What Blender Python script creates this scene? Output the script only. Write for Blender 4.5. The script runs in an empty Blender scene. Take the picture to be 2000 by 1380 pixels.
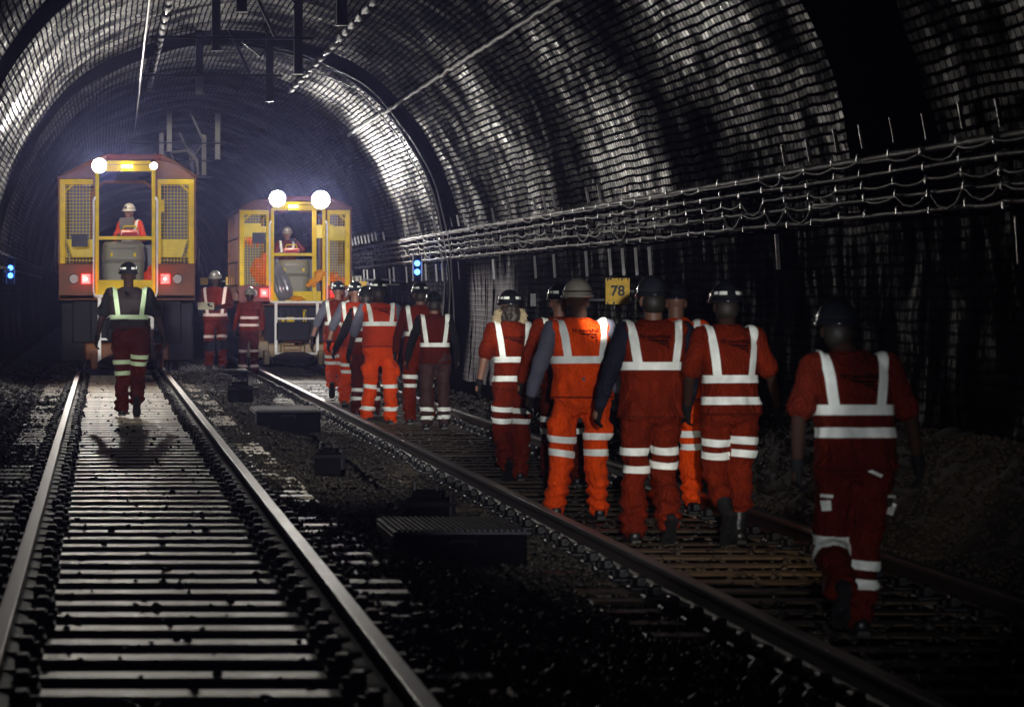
import bpy, bmesh, math, random
import numpy as np
from mathutils import Vector, Matrix, noise
from mathutils.bvhtree import BVHTree

random.seed(7); rng = np.random.default_rng(7)
R = math.radians
S = bpy.context.scene
C = S.collection
CAMZ = 1.368; F = 6500.0; VX, VY = 200.0, 571.0      # focal length and vanishing point measured in the 2000 px photograph

# ---------------------------------------------------------------- camera, world, exposure
cam = bpy.data.cameras.new('camera'); co = bpy.data.objects.new('camera', cam); C.objects.link(co); S.camera = co
co.location = (0, 0, CAMZ); co.rotation_euler = (R(90), 0, 0)
cam.sensor_width = 36; cam.lens = F/2000*36; cam.shift_x = (1000-VX)/2000; cam.shift_y = -(690-VY)/2000
cam.clip_start = .1; cam.clip_end = 600
cam.dof.use_dof = True; cam.dof.focus_distance = 42; cam.dof.aperture_fstop = 5.6
W = bpy.data.worlds.new('World'); S.world = W; W.use_nodes = True
W.node_tree.nodes['Background'].inputs[0].default_value = (.02, .025, .05, 1)
W.node_tree.nodes['Background'].inputs[1].default_value = .02
S.view_settings.view_transform = 'Standard'; S.view_settings.look = 'None'
S.view_settings.exposure = 0; S.view_settings.gamma = 1
cy = S.cycles
cy.max_bounces = 5; cy.diffuse_bounces = 2; cy.glossy_bounces = 3; cy.transmission_bounces = 2; cy.volume_bounces = 0
cy.transparent_max_bounces = 8; cy.use_denoising = True; cy.sample_clamp_indirect = 3
try: cy.denoiser = 'OPENIMAGEDENOISE'
except Exception: pass

def P(px, py, z):
    """point at distance z down the tunnel whose measured photograph position is (px, py)"""
    return Vector(((px-VX)*z/F, z, CAMZ-(py-VY)*z/F))

def spot(name, loc, target, watts, half, blend=.5, col=(1, 1, 1), r=.05):
    l = bpy.data.lights.new(name, 'SPOT'); l.energy = watts; l.spot_size = 2*half; l.spot_blend = blend; l.color = col; l.shadow_soft_size = r
    o = bpy.data.objects.new(name, l); C.objects.link(o); o.location = loc
    o.rotation_euler = (Vector(target)-Vector(loc)).to_track_quat('-Z', 'Y').to_euler(); return o
def point(name, loc, watts, col=(1, 1, 1), r=.05):
    l = bpy.data.lights.new(name, 'POINT'); l.energy = watts; l.color = col; l.shadow_soft_size = r
    o = bpy.data.objects.new(name, l); C.objects.link(o); o.location = loc; return o

# camera-side light, plus beams added to brighten trains, posts, sign and people
TL = (-.25, -3, 1.75)
spot('camera_fill_beam', TL, (3.5, 47, .75), 33000, R(3.0), .35, (1, .99, .94))
spot('camera_fill_beam', (-1.6, -3, 3.2), (.42, 57, 2.0), 92000, R(1.75), .15, (1, .97, .90))  # added beam for the front of the left train
spot('camera_fill_beam', (-.6, -3, 2.2), (.32, 40.6, .75), 30000, R(1.45), .3, (1, .97, .90))
spot('camera_fill_beam', (.4, -3, 2.4), (2.35, 88, 4.75), 90000, R(.85), .4, (1, .97, .90))  # added beam that picks out the far overhead posts
spot('camera_fill_beam', TL, (4.0, 69, 1.75), 95000, R(1.45), .25, (1, .97, .90))
spot('camera_fill_beam', (-.1, -3, 1.7), (3.62, 25, .72), 10500, R(3.6), .45, (.96, .98, 1))
spot('camera_fill_beam', (-.1, -3, 1.6), (3.95, 17, .62), 2700, R(3.6), .6, (.92, .96, 1))

spot('camera_fill_beam', (-.1, -3, 1.7), P(1206, 568, 38.8), 14000, R(.5), .6)  # added beam that lifts the number sign

# ---------------------------------------------------------------- materials
MATS = {}
def nodes(m): return m.node_tree.nodes, m.node_tree.links
def mat(name, col, rough=.6, metal=0, var=.25, scale=12, bump=.2, spec=.5, emit=None, estr=0, bscale=None, col2=None, sheen=0):
    if name in MATS: return MATS[name]
    m = bpy.data.materials.new(name); m.use_nodes = True; n, l = nodes(m); b = n['Principled BSDF']
    b.inputs['Roughness'].default_value = rough; b.inputs['Metallic'].default_value = metal
    b.inputs['Specular IOR Level'].default_value = spec
    if sheen: b.inputs['Sheen Weight'].default_value = sheen
    tc = n.new('ShaderNodeTexCoord'); nz = n.new('ShaderNodeTexNoise'); nz.inputs['Scale'].default_value = scale; nz.inputs['Detail'].default_value = 6
    l.new(tc.outputs['Object'], nz.inputs['Vector'])
    cr = n.new('ShaderNodeValToRGB'); cr.color_ramp.elements[0].position = .3; cr.color_ramp.elements[1].position = .7
    c2 = col2 or tuple(c*(1-var) for c in col)
    cr.color_ramp.elements[0].color = (*c2, 1); cr.color_ramp.elements[1].color = (*col, 1)
    l.new(nz.outputs['Fac'], cr.inputs['Fac']); l.new(cr.outputs['Color'], b.inputs['Base Color'])
    rr = n.new('ShaderNodeMapRange'); rr.inputs['To Min'].default_value = max(.02, rough-.12); rr.inputs['To Max'].default_value = min(1, rough+.12)
    l.new(nz.outputs['Fac'], rr.inputs['Value']); l.new(rr.outputs['Result'], b.inputs['Roughness'])
    if bump:
        n2 = n.new('ShaderNodeTexNoise'); n2.inputs['Scale'].default_value = bscale or scale*4; n2.inputs['Detail'].default_value = 4
        l.new(tc.outputs['Object'], n2.inputs['Vector'])
        bp = n.new('ShaderNodeBump'); bp.inputs['Strength'].default_value = bump; bp.inputs['Distance'].default_value = .01
        l.new(n2.outputs['Fac'], bp.inputs['Height']); l.new(bp.outputs['Normal'], b.inputs['Normal'])
    if emit:
        b.inputs['Emission Color'].default_value = (*emit, 1); b.inputs['Emission Strength'].default_value = estr
    MATS[name] = m; return m

def vm(n, op, *a):
    x = n.new('ShaderNodeMath'); x.operation = op; return x

def brick_mat():
    m = bpy.data.materials.new('sooty wet brick'); m.use_nodes = True; n, l = nodes(m); b = n['Principled BSDF']
    def M(op, a, c=None, d=None):
        x = n.new('ShaderNodeMath'); x.operation = op
        for i, v in enumerate((a, c, d)):
            if v is None: continue
            if isinstance(v, (int, float)): x.inputs[i].default_value = v
            else: l.new(v, x.inputs[i])
        return x.outputs[0]
    def N(scale, vec, det=4, rough=.5):
        x = n.new('ShaderNodeTexNoise'); x.inputs['Scale'].default_value = scale; x.inputs['Detail'].default_value = det; x.inputs['Roughness'].default_value = rough
        l.new(vec, x.inputs['Vector']); return x.outputs['Fac']
    def comb(x, y, z=0.):
        c = n.new('ShaderNodeCombineXYZ')
        for i, v in enumerate((x, y, z)):
            if isinstance(v, (int, float)): c.inputs[i].default_value = v
            else: l.new(v, c.inputs[i])
        return c.outputs[0]
    def MR(v, a, c, o0=0, o1=1):
        x = n.new('ShaderNodeMapRange'); l.new(v, x.inputs['Value'])
        for k, q in zip(('From Min', 'From Max', 'To Min', 'To Max'), (a, c, o0, o1)): x.inputs[k].default_value = q
        x.interpolation_type = 'SMOOTHSTEP'; return x.outputs['Result']
    uv = n.new('ShaderNodeUVMap'); sp = n.new('ShaderNodeSeparateXYZ'); l.new(uv.outputs[0], sp.inputs[0])
    geo = n.new('ShaderNodeNewGeometry'); gs = n.new('ShaderNodeSeparateXYZ'); l.new(geo.outputs['Position'], gs.inputs[0])
    u0, v0 = sp.outputs[0], sp.outputs[1]; uvv = comb(u0, v0)
    wob = N(.9, uvv, 3); wob2 = N(1., comb(M('MULTIPLY', u0, 5.5), M('MULTIPLY', v0, 13.)), 3)
    v = M('ADD', v0, M('ADD', M('MULTIPLY', wob, .07), M('MULTIPLY', wob2, .016)))
    u = M('ADD', u0, M('MULTIPLY', wob2, .05))
    vs = M('DIVIDE', v, .086); row = M('FLOOR', vs); fv = M('FRACT', vs)
    wr = n.new('ShaderNodeTexWhiteNoise'); wr.noise_dimensions = '1D'; l.new(row, wr.inputs['W'])
    us = M('ADD', M('DIVIDE', u, .165), M('MULTIPLY', wr.outputs['Value'], 1.0)); colm = M('FLOOR', us); fu = M('FRACT', us)
    ev = M('MINIMUM', fv, M('SUBTRACT', 1, fv)); eu = M('MINIMUM', fu, M('SUBTRACT', 1, fu))
    e = M('MINIMUM', M('MULTIPLY', ev, .086), M('MULTIPLY', eu, .165))
    edge = MR(M('ADD', e, M('MULTIPLY', M('SUBTRACT', wob2, .5), .02)), .007, .018)
    wn = n.new('ShaderNodeTexWhiteNoise'); wn.noise_dimensions = '2D'; l.new(comb(colm, row), wn.inputs['Vector'])
    rnd = wn.outputs['Value']
    # patches where brick faces are scaled off or buried under soot
    big = N(.22, uvv, 5, .6); mid = N(1.1, uvv, 4, .6)
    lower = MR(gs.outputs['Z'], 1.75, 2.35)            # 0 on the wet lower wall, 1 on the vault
    # colours
    cr = n.new('ShaderNodeValToRGB'); l.new(rnd, cr.inputs['Fac']); el = cr.color_ramp.elements
    el[0].color = (.030, .025, .016, 1); el[1].color = (.095, .078, .050, 1)
    for p, c in ((.3, (.060, .055, .034, 1)), (.5, (.035, .036, .038, 1)), (.7, (.07, .048, .038, 1)), (.85, (.05, .062, .046, 1))):
        q = el.new(p); q.color = c
    soot = n.new('ShaderNodeMix'); soot.data_type = 'RGBA'; l.new(MR(mid, .42, .62), soot.inputs[0])
    soot.inputs[6].default_value = (.012, .012, .013, 1); l.new(cr.outputs['Color'], soot.inputs[7])
    mort = n.new('ShaderNodeMix'); mort.data_type = 'RGBA'; l.new(edge, mort.inputs[0]); mort.inputs[6].default_value = (.006, .006, .006, 1); l.new(soot.outputs[2], mort.inputs[7])
    # wet streaks down the side wall
    sv = comb(M('ADD', M('MULTIPLY', u0, 3.4), M('MULTIPLY', wob, 2.6)), M('MULTIPLY', v0, 1.1)); st = M('MULTIPLY', N(1., sv, 7, .7), M('ADD', .72, M('MULTIPLY', N(.35, uvv, 3), .55)))
    sfine = N(1., comb(M('MULTIPLY', u0, 26.), M('MULTIPLY', v0, 9.)), 5, .7)
    pale_streak = M('MULTIPLY', M('MULTIPLY', MR(gs.outputs['Y'], 49.5, 51.5), M('SUBTRACT', 1., MR(gs.outputs['Y'], 55.6, 56.6))), M('MULTIPLY', MR(st, .40, .50), M('SUBTRACT', 1., MR(gs.outputs['Z'], 1.2, 1.9))))  # paler, glossier streaks over a short stretch of the low right wall
    pale_streak = M('MULTIPLY', pale_streak, MR(gs.outputs['X'], 3., 3.2))
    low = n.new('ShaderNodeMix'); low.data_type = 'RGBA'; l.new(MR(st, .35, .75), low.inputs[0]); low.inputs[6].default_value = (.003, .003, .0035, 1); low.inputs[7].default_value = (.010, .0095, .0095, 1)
    lowl = n.new('ShaderNodeMix'); lowl.data_type = 'RGBA'; l.new(pale_streak, lowl.inputs[0]); l.new(low.outputs[2], lowl.inputs[6]); lowl.inputs[7].default_value = (.60, .58, .62, 1)
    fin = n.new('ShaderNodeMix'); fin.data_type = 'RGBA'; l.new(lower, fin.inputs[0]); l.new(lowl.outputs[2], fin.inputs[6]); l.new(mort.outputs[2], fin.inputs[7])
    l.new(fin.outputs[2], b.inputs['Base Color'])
    # roughness: wet faces shine, soot does not
    ro = M('ADD', M('MULTIPLY', rnd, .28), M('MULTIPLY', M('SUBTRACT', 1., MR(big, .38, .62)), .42))
    ro = M('ADD', ro, .26)
    ro = M('ADD', ro, M('MULTIPLY', M('SUBTRACT', 1., edge), .5))
    rl = M('SUBTRACT', .66, M('MULTIPLY', MR(st, .45, .75), .36))
    rf = n.new('ShaderNodeMix'); rf.data_type = 'FLOAT'; l.new(lower, rf.inputs[0]); l.new(rl, rf.inputs[2]); l.new(ro, rf.inputs[3])
    l.new(rf.outputs[0], b.inputs['Roughness'])
    sc = M('ADD', .04, M('MULTIPLY', MR(mid, .38, .62), .55)); sc = M('MULTIPLY', sc, M('ADD', .38, M('MULTIPLY', rnd, .55))); sc = M('MULTIPLY', M('MULTIPLY', sc, edge), .6)
    sl = M('ADD', .02, M('ADD', M('MULTIPLY', MR(st, .53, .64), .45), M('MULTIPLY', pale_streak, .5)))
    sf = n.new('ShaderNodeMix'); sf.data_type = 'FLOAT'; l.new(lower, sf.inputs[0]); l.new(sl, sf.inputs[2]); l.new(sc, sf.inputs[3]); l.new(sf.outputs[0], b.inputs['Specular IOR Level'])
    tr = n.new('ShaderNodeValToRGB'); l.new(wn.outputs['Value'], tr.inputs['Fac']); te = tr.color_ramp.elements; te[0].color = (1, .95, .88, 1); te[1].color = (.95, .97, 1, 1)
    for p, c in ((.2, (1, .85, .62, 1)), (.4, (.82, .95, .72, 1)), (.6, (1, .93, .82, 1)), (.75, (1, .78, .66, 1)), (.88, (.75, .9, .8, 1))):
        q = te.new(p); q.color = c
    l.new(tr.outputs['Color'], b.inputs['Specular Tint'])
    # every face tilted its own way, plus relief
    tl = n.new('ShaderNodeVectorMath'); tl.operation = 'SUBTRACT'; l.new(wn.outputs['Color'], tl.inputs[0]); tl.inputs[1].default_value = (.5, .5, .5)
    ts = n.new('ShaderNodeVectorMath'); ts.operation = 'SCALE'; l.new(tl.outputs[0], ts.inputs[0]); l.new(M('MULTIPLY', lower, .5), ts.inputs['Scale'])
    ad = n.new('ShaderNodeVectorMath'); ad.operation = 'ADD'; l.new(geo.outputs['Normal'], ad.inputs[0]); l.new(ts.outputs[0], ad.inputs[1])
    nn = n.new('ShaderNodeVectorMath'); nn.operation = 'NORMALIZE'; l.new(ad.outputs[0], nn.inputs[0])
    # fine vertical tooling marks on the faces
    tool = N(1., comb(M('MULTIPLY', u0, 46.), M('MULTIPLY', v0, 9.)), 5, .7)
    hv = M('ADD', M('MULTIPLY', edge, 1.), M('MULTIPLY', tool, 1.1))
    hl = M('ADD', M('ADD', M('MULTIPLY', st, 1.8), M('MULTIPLY', sfine, 1.4)), M('MULTIPLY', edge, .6))
    hm = n.new('ShaderNodeMix'); hm.data_type = 'FLOAT'; l.new(lower, hm.inputs[0]); l.new(hl, hm.inputs[2]); l.new(hv, hm.inputs[3])
    bp = n.new('ShaderNodeBump'); bp.inputs['Strength'].default_value = .9; bp.inputs['Distance'].default_value = .018
    l.new(hm.outputs[0], bp.inputs['Height']); l.new(nn.outputs[0], bp.inputs['Normal']); l.new(bp.outputs['Normal'], b.inputs['Normal'])
    df = n.new('ShaderNodeBsdfDiffuse'); l.new(fin.outputs[2], df.inputs['Color']); l.new(bp.outputs['Normal'], df.inputs['Normal'])
    gl = M('MULTIPLY', edge, M('ADD', .18, M('MULTIPLY', MR(M('ADD', M('MULTIPLY', mid, .6), M('MULTIPLY', big, .4)), .42, .57), .82)))
    g2 = M('ADD', M('MULTIPLY', M('MULTIPLY', MR(M('ADD', M('MULTIPLY', st, .55), M('MULTIPLY', sfine, .45)), .42, .66), MR(gs.outputs['Y'], 28, 46, .16, .6)), M('ADD', .25, M('MULTIPLY', edge, .75))), M('MULTIPLY', pale_streak, .9))
    gm = n.new('ShaderNodeMix'); gm.data_type = 'FLOAT'; gm.clamp_result = True; l.new(lower, gm.inputs[0]); l.new(g2, gm.inputs[2]); l.new(gl, gm.inputs[3])
    cl = n.new('ShaderNodeClamp'); l.new(gm.outputs[0], cl.inputs[0])
    ms = n.new('ShaderNodeMixShader'); l.new(cl.outputs[0], ms.inputs[0]); l.new(df.outputs[0], ms.inputs[1]); l.new(b.outputs[0], ms.inputs[2])
    l.new(ms.outputs[0], n['Material Output'].inputs['Surface'])
    return m
def matte(m):
    n, l = nodes(m); b = n['Principled BSDF']; d = n.new('ShaderNodeBsdfDiffuse')
    for q in ('Base Color', 'Normal'):
        if b.inputs[q].links: l.new(b.inputs[q].links[0].from_socket, d.inputs['Color' if q == 'Base Color' else q])
    l.new(d.outputs[0], n['Material Output'].inputs['Surface']); return m

def fabric(name, col, dark=None):
    if name in MATS: return MATS[name]
    m = mat(name, col, .82, 0, .42, 4.5, .35, .12, bscale=70); n, l = nodes(m); b = n['Principled BSDF']
    # long pulled creases and grime
    tc = n.new('ShaderNodeTexCoord'); mp = n.new('ShaderNodeMapping'); mp.inputs['Scale'].default_value = (1., 1., .55); l.new(tc.outputs['Object'], mp.inputs[0])
    wv = n.new('ShaderNodeTexNoise'); wv.inputs['Scale'].default_value = 11; wv.inputs['Detail'].default_value = 3; wv.inputs['Distortion'].default_value = 1.6; l.new(mp.outputs[0], wv.inputs['Vector'])
    a1 = n.new('ShaderNodeMath'); a1.operation = 'SUBTRACT'; l.new(wv.outputs['Fac'], a1.inputs[0]); a1.inputs[1].default_value = .5
    a2 = n.new('ShaderNodeMath'); a2.operation = 'ABSOLUTE'; l.new(a1.outputs[0], a2.inputs[0])
    a3 = n.new('ShaderNodeMath'); a3.operation = 'POWER'; l.new(a2.outputs[0], a3.inputs[0]); a3.inputs[1].default_value = .6
    bp = n.new('ShaderNodeBump'); bp.inputs['Strength'].default_value = .75; bp.inputs['Distance'].default_value = .05
    l.new(a3.outputs[0], bp.inputs['Height']); l.new(b.inputs['Normal'].links[0].from_socket, bp.inputs['Normal']); l.new(bp.outputs['Normal'], b.inputs['Normal'])
    return m

ORANGE = fabric('bright orange cloth', (.92, .075, .004)); SHADEORANGE = fabric('shaded orange cloth', (.175, .0145, .0025)); DEEPSHADE = fabric('heavily shaded orange cloth', (.09, .009, .003))  # the two darker oranges paint shade onto the dimly lit workers
BLACKC = fabric('black cloth', (.010, .010, .013)); NAVY = fabric('navy cloth', (.016, .018, .032)); GREYC = fabric('grey shirt cloth', (.13, .13, .17))
TAPE = mat('reflective tape', (.96, .98, .90), .5, 0, .22, 11, .5, .4, bscale=26)
SKIN = mat('skin', (.20, .095, .062), .5, 0, .15, 14, .1); SKIND = mat('shaded skin', (.035, .017, .012), .8, 0, .15, 14, .1, .1)  # second skin tone is darkened for arms and faces in shade
GLOVE = mat('dark glove', (.008, .008, .009), .8, 0, .25, 12, .2, .15); BOOT = mat('black boot leather', (.012, .012, .013), .4)
HBLACK = mat('dark helmet shell', (.012, .013, .018), .18, 0, .2, 8, .03, .6); HWHITE = mat('white helmet shell', (.70, .68, .60), .3, 0, .1, 8, .05)
HGREY = mat('grubby white helmet shell', (.30, .27, .22), .4, 0, .3, 8, .08)
RUBBER = mat('black rubber', (.012, .012, .012), .5)
YEL = mat('yellow paint', (.80, .56, .004), .5, 0, .28, 5, .12, .12); PALEY = mat('faded yellow panel', (.80, .66, .10), .5, 0, .25, 6, .2, .1)
BROWN = mat('orange brown paint', (.17, .055, .012), .5, 0, .4, 4, .2, .15); REDB = mat('red brown paint', (.18, .022, .010), .45, 0, .4, 4, .2, .15)
DARK = mat('black underframe paint', (.007, .007, .009), .6, 0, .5, 6, .3, .1); OCHRE = mat('ochre painted steel', (.24, .15, .035), .5, 0, .6, 5, .3)
WHITEP = mat('white paint', (.80, .78, .76), .5, 0, .2, 7, .1)
STEELD = mat('dark wet steel', (.035, .034, .036), .35, .6, .3, 9, .2)
HEADST = mat('worn rail steel', (.26, .24, .235), .40, .9, .35, 6, .08)
RUST_ST = mat('rusty rail web', (.06, .038, .028), .6, .2, .5, 14, .4)
CHAIR = mat('greasy cast iron', (.006, .006, .007), .5, 0, .4, 20, .4, .25)
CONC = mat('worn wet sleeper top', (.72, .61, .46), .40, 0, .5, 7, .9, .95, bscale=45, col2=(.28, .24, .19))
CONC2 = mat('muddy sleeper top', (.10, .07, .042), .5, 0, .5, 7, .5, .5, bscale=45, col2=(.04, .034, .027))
CABLE = mat('dusty grey cable', (.15, .13, .12), .58, 0, .35, 20, .2); SLEEVE = mat('pale conduit sleeve', (.17, .16, .135), .6, 0, .3, 10, .2)
GALV = mat('galvanised clip', (.24, .23, .23), .35, .4, .3, 14, .2)
POST = mat('painted drop post', (.30, .27, .20), .5, .1, .3, 8, .2)
BAND = mat('black tarred lining', (.004, .004, .005), .8, 0, .3, 2, .6, .04, bscale=5)
BOXM = mat('black plastic trough box', (.005, .005, .006), .7, 0, .3, 10, .2, .12); LID = mat('ribbed grey lid', (.04, .04, .05), .6, 0, .3, 10, .2, .25)
MUD = mat('brown earth', (.042, .029, .019), .9, 0, .5, 5, .8, .4, bscale=14)
BIN = mat('olive grey plastic', (.15, .145, .085), .5, 0, .15, 4, .05)
SIGNY = mat('yellow sign face', (.95, .55, .01), .5, 0, .35, 22, .1); SIGNC = mat('cream sign face', (.62, .58, .42), .5); SIGNB = mat('black sign paint', (.01, .01, .01), .5)
SILVER = mat('silver grey plastic bag', (.30, .30, .33), .22, .35, .4, 5, .5, bscale=14)
LAMPW = mat('lit flood lens', (1, 1, 1), .3, 0, 0, 5, 0, emit=(.93, .95, 1), estr=90); LAMPW2 = mat('lit small lens', (1, 1, 1), .3, 0, 0, 5, 0, emit=(1, .95, .85), estr=14)
TAILR = mat('lit red tail lens', (.6, .01, .01), .3, 0, .2, 12, 0, emit=(1, .004, .002), estr=2.6); TAILC = mat('lit tail bulb', (1, .5, .3), .3, 0, 0, 5, 0, emit=(1, .35, .16), estr=14)
CLEAR = mat('unlit lamp lens', (.07, .02, .02), .4, 0, .3, 30, .2, .8); BLUEL = mat('lit blue lens', (.1, .3, 1), .3, 0, 0, 5, 0, emit=(.05, .22, 1), estr=9)
BALLAST = mat('wet black ballast bed', (.014, .012, .011), .5, 0, .6, 6, 1., .5, bscale=22)
STONE = mat('wet ballast stone', (.055, .047, .038), .6, 0, .6, 4, .4, .2)
HAIRM = mat('backlit curly hair', (.42, .33, .20), .45)  # pale tone paints the backlight onto the side curls
nodes(CONC)[0]['Principled BSDF'].inputs['Specular Tint'].default_value = (1, .87, .68, 1)
matte(BAND); matte(BOXM); matte(BALLAST)
PRINT = mat('dark printed logo', (.006, .004, .005), 1, 0, .2, 8, 0, 0)

# ---------------------------------------------------------------- mesh helpers
def obj(name, verts, faces, m, parent=None, smooth=False, loc=None, mats=None, fm=None):
    me = bpy.data.meshes.new(name); me.from_pydata([tuple(v) for v in verts], [], faces)
    for q in (mats or [m]): me.materials.append(q)
    if fm is not None: me.polygons.foreach_set('material_index', fm)
    if smooth: me.polygons.foreach_set('use_smooth', [True]*len(me.polygons))
    me.update()
    o = bpy.data.objects.new(name, me); C.objects.link(o)
    if parent: o.parent = parent
    if loc is not None: o.location = loc
    return o
def tag(o, label=None, cat=None, group=None, kind=None):
    if label: o['label'] = label
    if cat: o['category'] = cat
    if group: o['group'] = group
    if kind: o['kind'] = kind
    return o
def empty(name, loc, label, cat, group=None, rz=0):
    o = bpy.data.objects.new(name, None); C.objects.link(o); o.location = loc; o.rotation_euler = (0, 0, rz); o.empty_display_size = .2
    return tag(o, label, cat, group)
class MB:
    def __init__(s): s.v = []; s.f = []
    def add(s, v, f):
        k = len(s.v); s.v += [Vector(a) for a in v]; s.f += [tuple(i+k for i in q) for q in f]; return s
    def box(s, x0, x1, y0, y1, z0, z1, b=0, rot=None, piv=None):
        if b:
            b = min(b, (x1-x0)*.3, (y1-y0)*.3, (z1-z0)*.3)
            bm = bmesh.new(); bmesh.ops.create_cube(bm, size=1)
            for q in bm.verts: q.co = Vector(((x0+x1)/2+q.co.x*(x1-x0), (y0+y1)/2+q.co.y*(y1-y0), (z0+z1)/2+q.co.z*(z1-z0)))
            bmesh.ops.bevel(bm, geom=bm.edges[:], offset=b, segments=1, affect='EDGES')
            bm.verts.index_update(); v = [q.co.copy() for q in bm.verts]; f = [tuple(w.index for w in p.verts) for p in bm.faces]; bm.free()
        else:
            v = [Vector((x, y, z)) for x in (x0, x1) for y in (y0, y1) for z in (z0, z1)]
            f = [(0, 1, 3, 2), (4, 6, 7, 5), (0, 4, 5, 1), (2, 3, 7, 6), (0, 2, 6, 4), (1, 5, 7, 3)]
        if rot is not None:
            pv = Vector(piv) if piv else Vector(((x0+x1)/2, (y0+y1)/2, (z0+z1)/2)); v = [pv+rot @ (q-pv) for q in v]
        return s.add(v, f)
    def tube(s, pts, r, n=8, cap=True):
        pts = [Vector(p) for p in pts]; rs = r if isinstance(r, (list, tuple)) else [r]*len(pts); v = []; f = []
        up = Vector((0, 0, 1)); prev = None
        for i, p in enumerate(pts):
            d = (pts[min(i+1, len(pts)-1)]-pts[max(i-1, 0)]).normalized()
            if prev is None: a = d.cross(up if abs(d.z) < .9 else Vector((1, 0, 0))).normalized()
            else: a = (prev-d*prev.dot(d)).normalized()
            prev = a; c = d.cross(a)
            v += [p+(a*math.cos(t)+c*math.sin(t))*rs[i] for t in [2*math.pi*k/n for k in range(n)]]
        for i in range(len(pts)-1):
            f += [(i*n+k, i*n+(k+1) % n, (i+1)*n+(k+1) % n, (i+1)*n+k) for k in range(n)]
        if cap: f += [tuple(range(n))[::-1], tuple(range((len(pts)-1)*n, len(pts)*n))]
        return s.add(v, f)
    def bar(s, a, b, w, h=None):
        h = h or w; a = Vector(a); b = Vector(b); d = (b-a).normalized(); x = d.cross(Vector((0, 1, 0)) if abs(d.y) < .9 else Vector((0, 0, 1))).normalized(); y = d.cross(x)
        v = [p+x*sx*w/2+y*sy*h/2 for p in (a, b) for sx, sy in ((-1, -1), (1, -1), (1, 1), (-1, 1))]
        return s.add(v, [(0, 1, 2, 3), (7, 6, 5, 4), (0, 4, 5, 1), (1, 5, 6, 2), (2, 6, 7, 3), (3, 7, 4, 0)])
    def ell(s, c, r, n=14, m=9, rot=None):
        c = Vector(c); v = [c+Vector((0, 0, r[2]))]; 
        for i in range(1, m):
            t = math.pi*i/m; v += [c+Vector((r[0]*math.sin(t)*math.cos(2*math.pi*k/n), r[1]*math.sin(t)*math.sin(2*math.pi*k/n), r[2]*math.cos(t))) for k in range(n)]
        v.append(c-Vector((0, 0, r[2]))); f = [(0, 1+k, 1+(k+1) % n) for k in range(n)]
        for i in range(m-2): f += [(1+i*n+k, 1+(i+1)*n+k, 1+(i+1)*n+(k+1) % n, 1+i*n+(k+1) % n) for k in range(n)]
        L = len(v)-1; f += [(L, 1+(m-2)*n+(k+1) % n, 1+(m-2)*n+k) for k in range(n)]
        if rot is not None: v = [c+rot @ (q-c) for q in v]
        return s.add(v, f)
    def cap(s, a, b, r0, r1, n=12):
        a = Vector(a); b = Vector(b)
        s.tube([a, b], [r0, r1], n); s.ell(a, (r0,)*3, n, 8); return s.ell(b, (r1,)*3, n, 8)
    def rings(s, rr, n=20, p=2.4):
        v = []; f = []
        for (cx, cyy, cz, rx, ry) in rr:
            for k in range(n):
                t = 2*math.pi*k/n; c, q = math.cos(t), math.sin(t)
                v.append((cx+rx*math.copysign(abs(c)**(2/p), c), cyy+ry*math.copysign(abs(q)**(2/p), q), cz))
        for i in range(len(rr)-1): f += [(i*n+k, i*n+(k+1) % n, (i+1)*n+(k+1) % n, (i+1)*n+k) for k in range(n)]
        f += [tuple(range(n))[::-1], tuple(range((len(rr)-1)*n, len(rr)*n))]; return s.add(v, f)
    def disc(s, c, r, depth, n=20, ax='y'):
        c = Vector(c); d = Vector((0, depth, 0)) if ax == 'y' else (Vector((depth, 0, 0)) if ax == 'x' else Vector((0, 0, depth)))
        return s.tube([c, c+d], r, n)
    def build(s, name, m, parent=None, smooth=False, loc=None): return obj(name, s.v, s.f, m, parent, smooth, loc)

def remesh(mb, voxel, smooth=4, disp=None):
    """union of the overlapping solids as one continuous skin; returns (verts, faces) as arrays/lists"""
    o = obj('tmp', mb.v, mb.f, GLOVE)
    md = o.modifiers.new('r', 'REMESH'); md.mode = 'VOXEL'; md.voxel_size = voxel
    if smooth: sm = o.modifiers.new('s', 'SMOOTH'); sm.iterations = smooth; sm.factor = .5
    dg = bpy.context.evaluated_depsgraph_get(); me = bpy.data.meshes.new_from_object(o.evaluated_get(dg)); old = o.data
    bpy.data.objects.remove(o); bpy.data.meshes.remove(old)
    if disp:
        for v, nn in zip(me.vertices, [v.normal.copy() for v in me.vertices]):
            v.co += nn*disp(v.co)
    return me
def meshobj(name, me, m, parent):
    me.name = name; me.materials.clear(); me.materials.append(m); me.polygons.foreach_set('use_smooth', [True]*len(me.polygons)); me.update()
    o = bpy.data.objects.new(name, me); C.objects.link(o); o.parent = parent; return o
def cut(me, planes, keep=None, off=.005):
    """copy of the skin between planes (point, outward normal), lifted off by a few mm"""
    bm = bmesh.new(); bm.from_mesh(me)
    if keep:
        dele = [v for v in bm.verts if not keep(v.co)]; bmesh.ops.delete(bm, geom=dele, context='VERTS')
    for p, nn in planes:
        bmesh.ops.bisect_plane(bm, geom=bm.verts[:]+bm.edges[:]+bm.faces[:], plane_co=p, plane_no=nn, clear_outer=True)
    bm.normal_update()
    nv = [(v, v.normal.copy()) for v in bm.verts]
    for v, nn in nv: v.co += nn*off
    out = bpy.data.meshes.new('cut'); bm.to_mesh(out); bm.free(); return out

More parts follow.
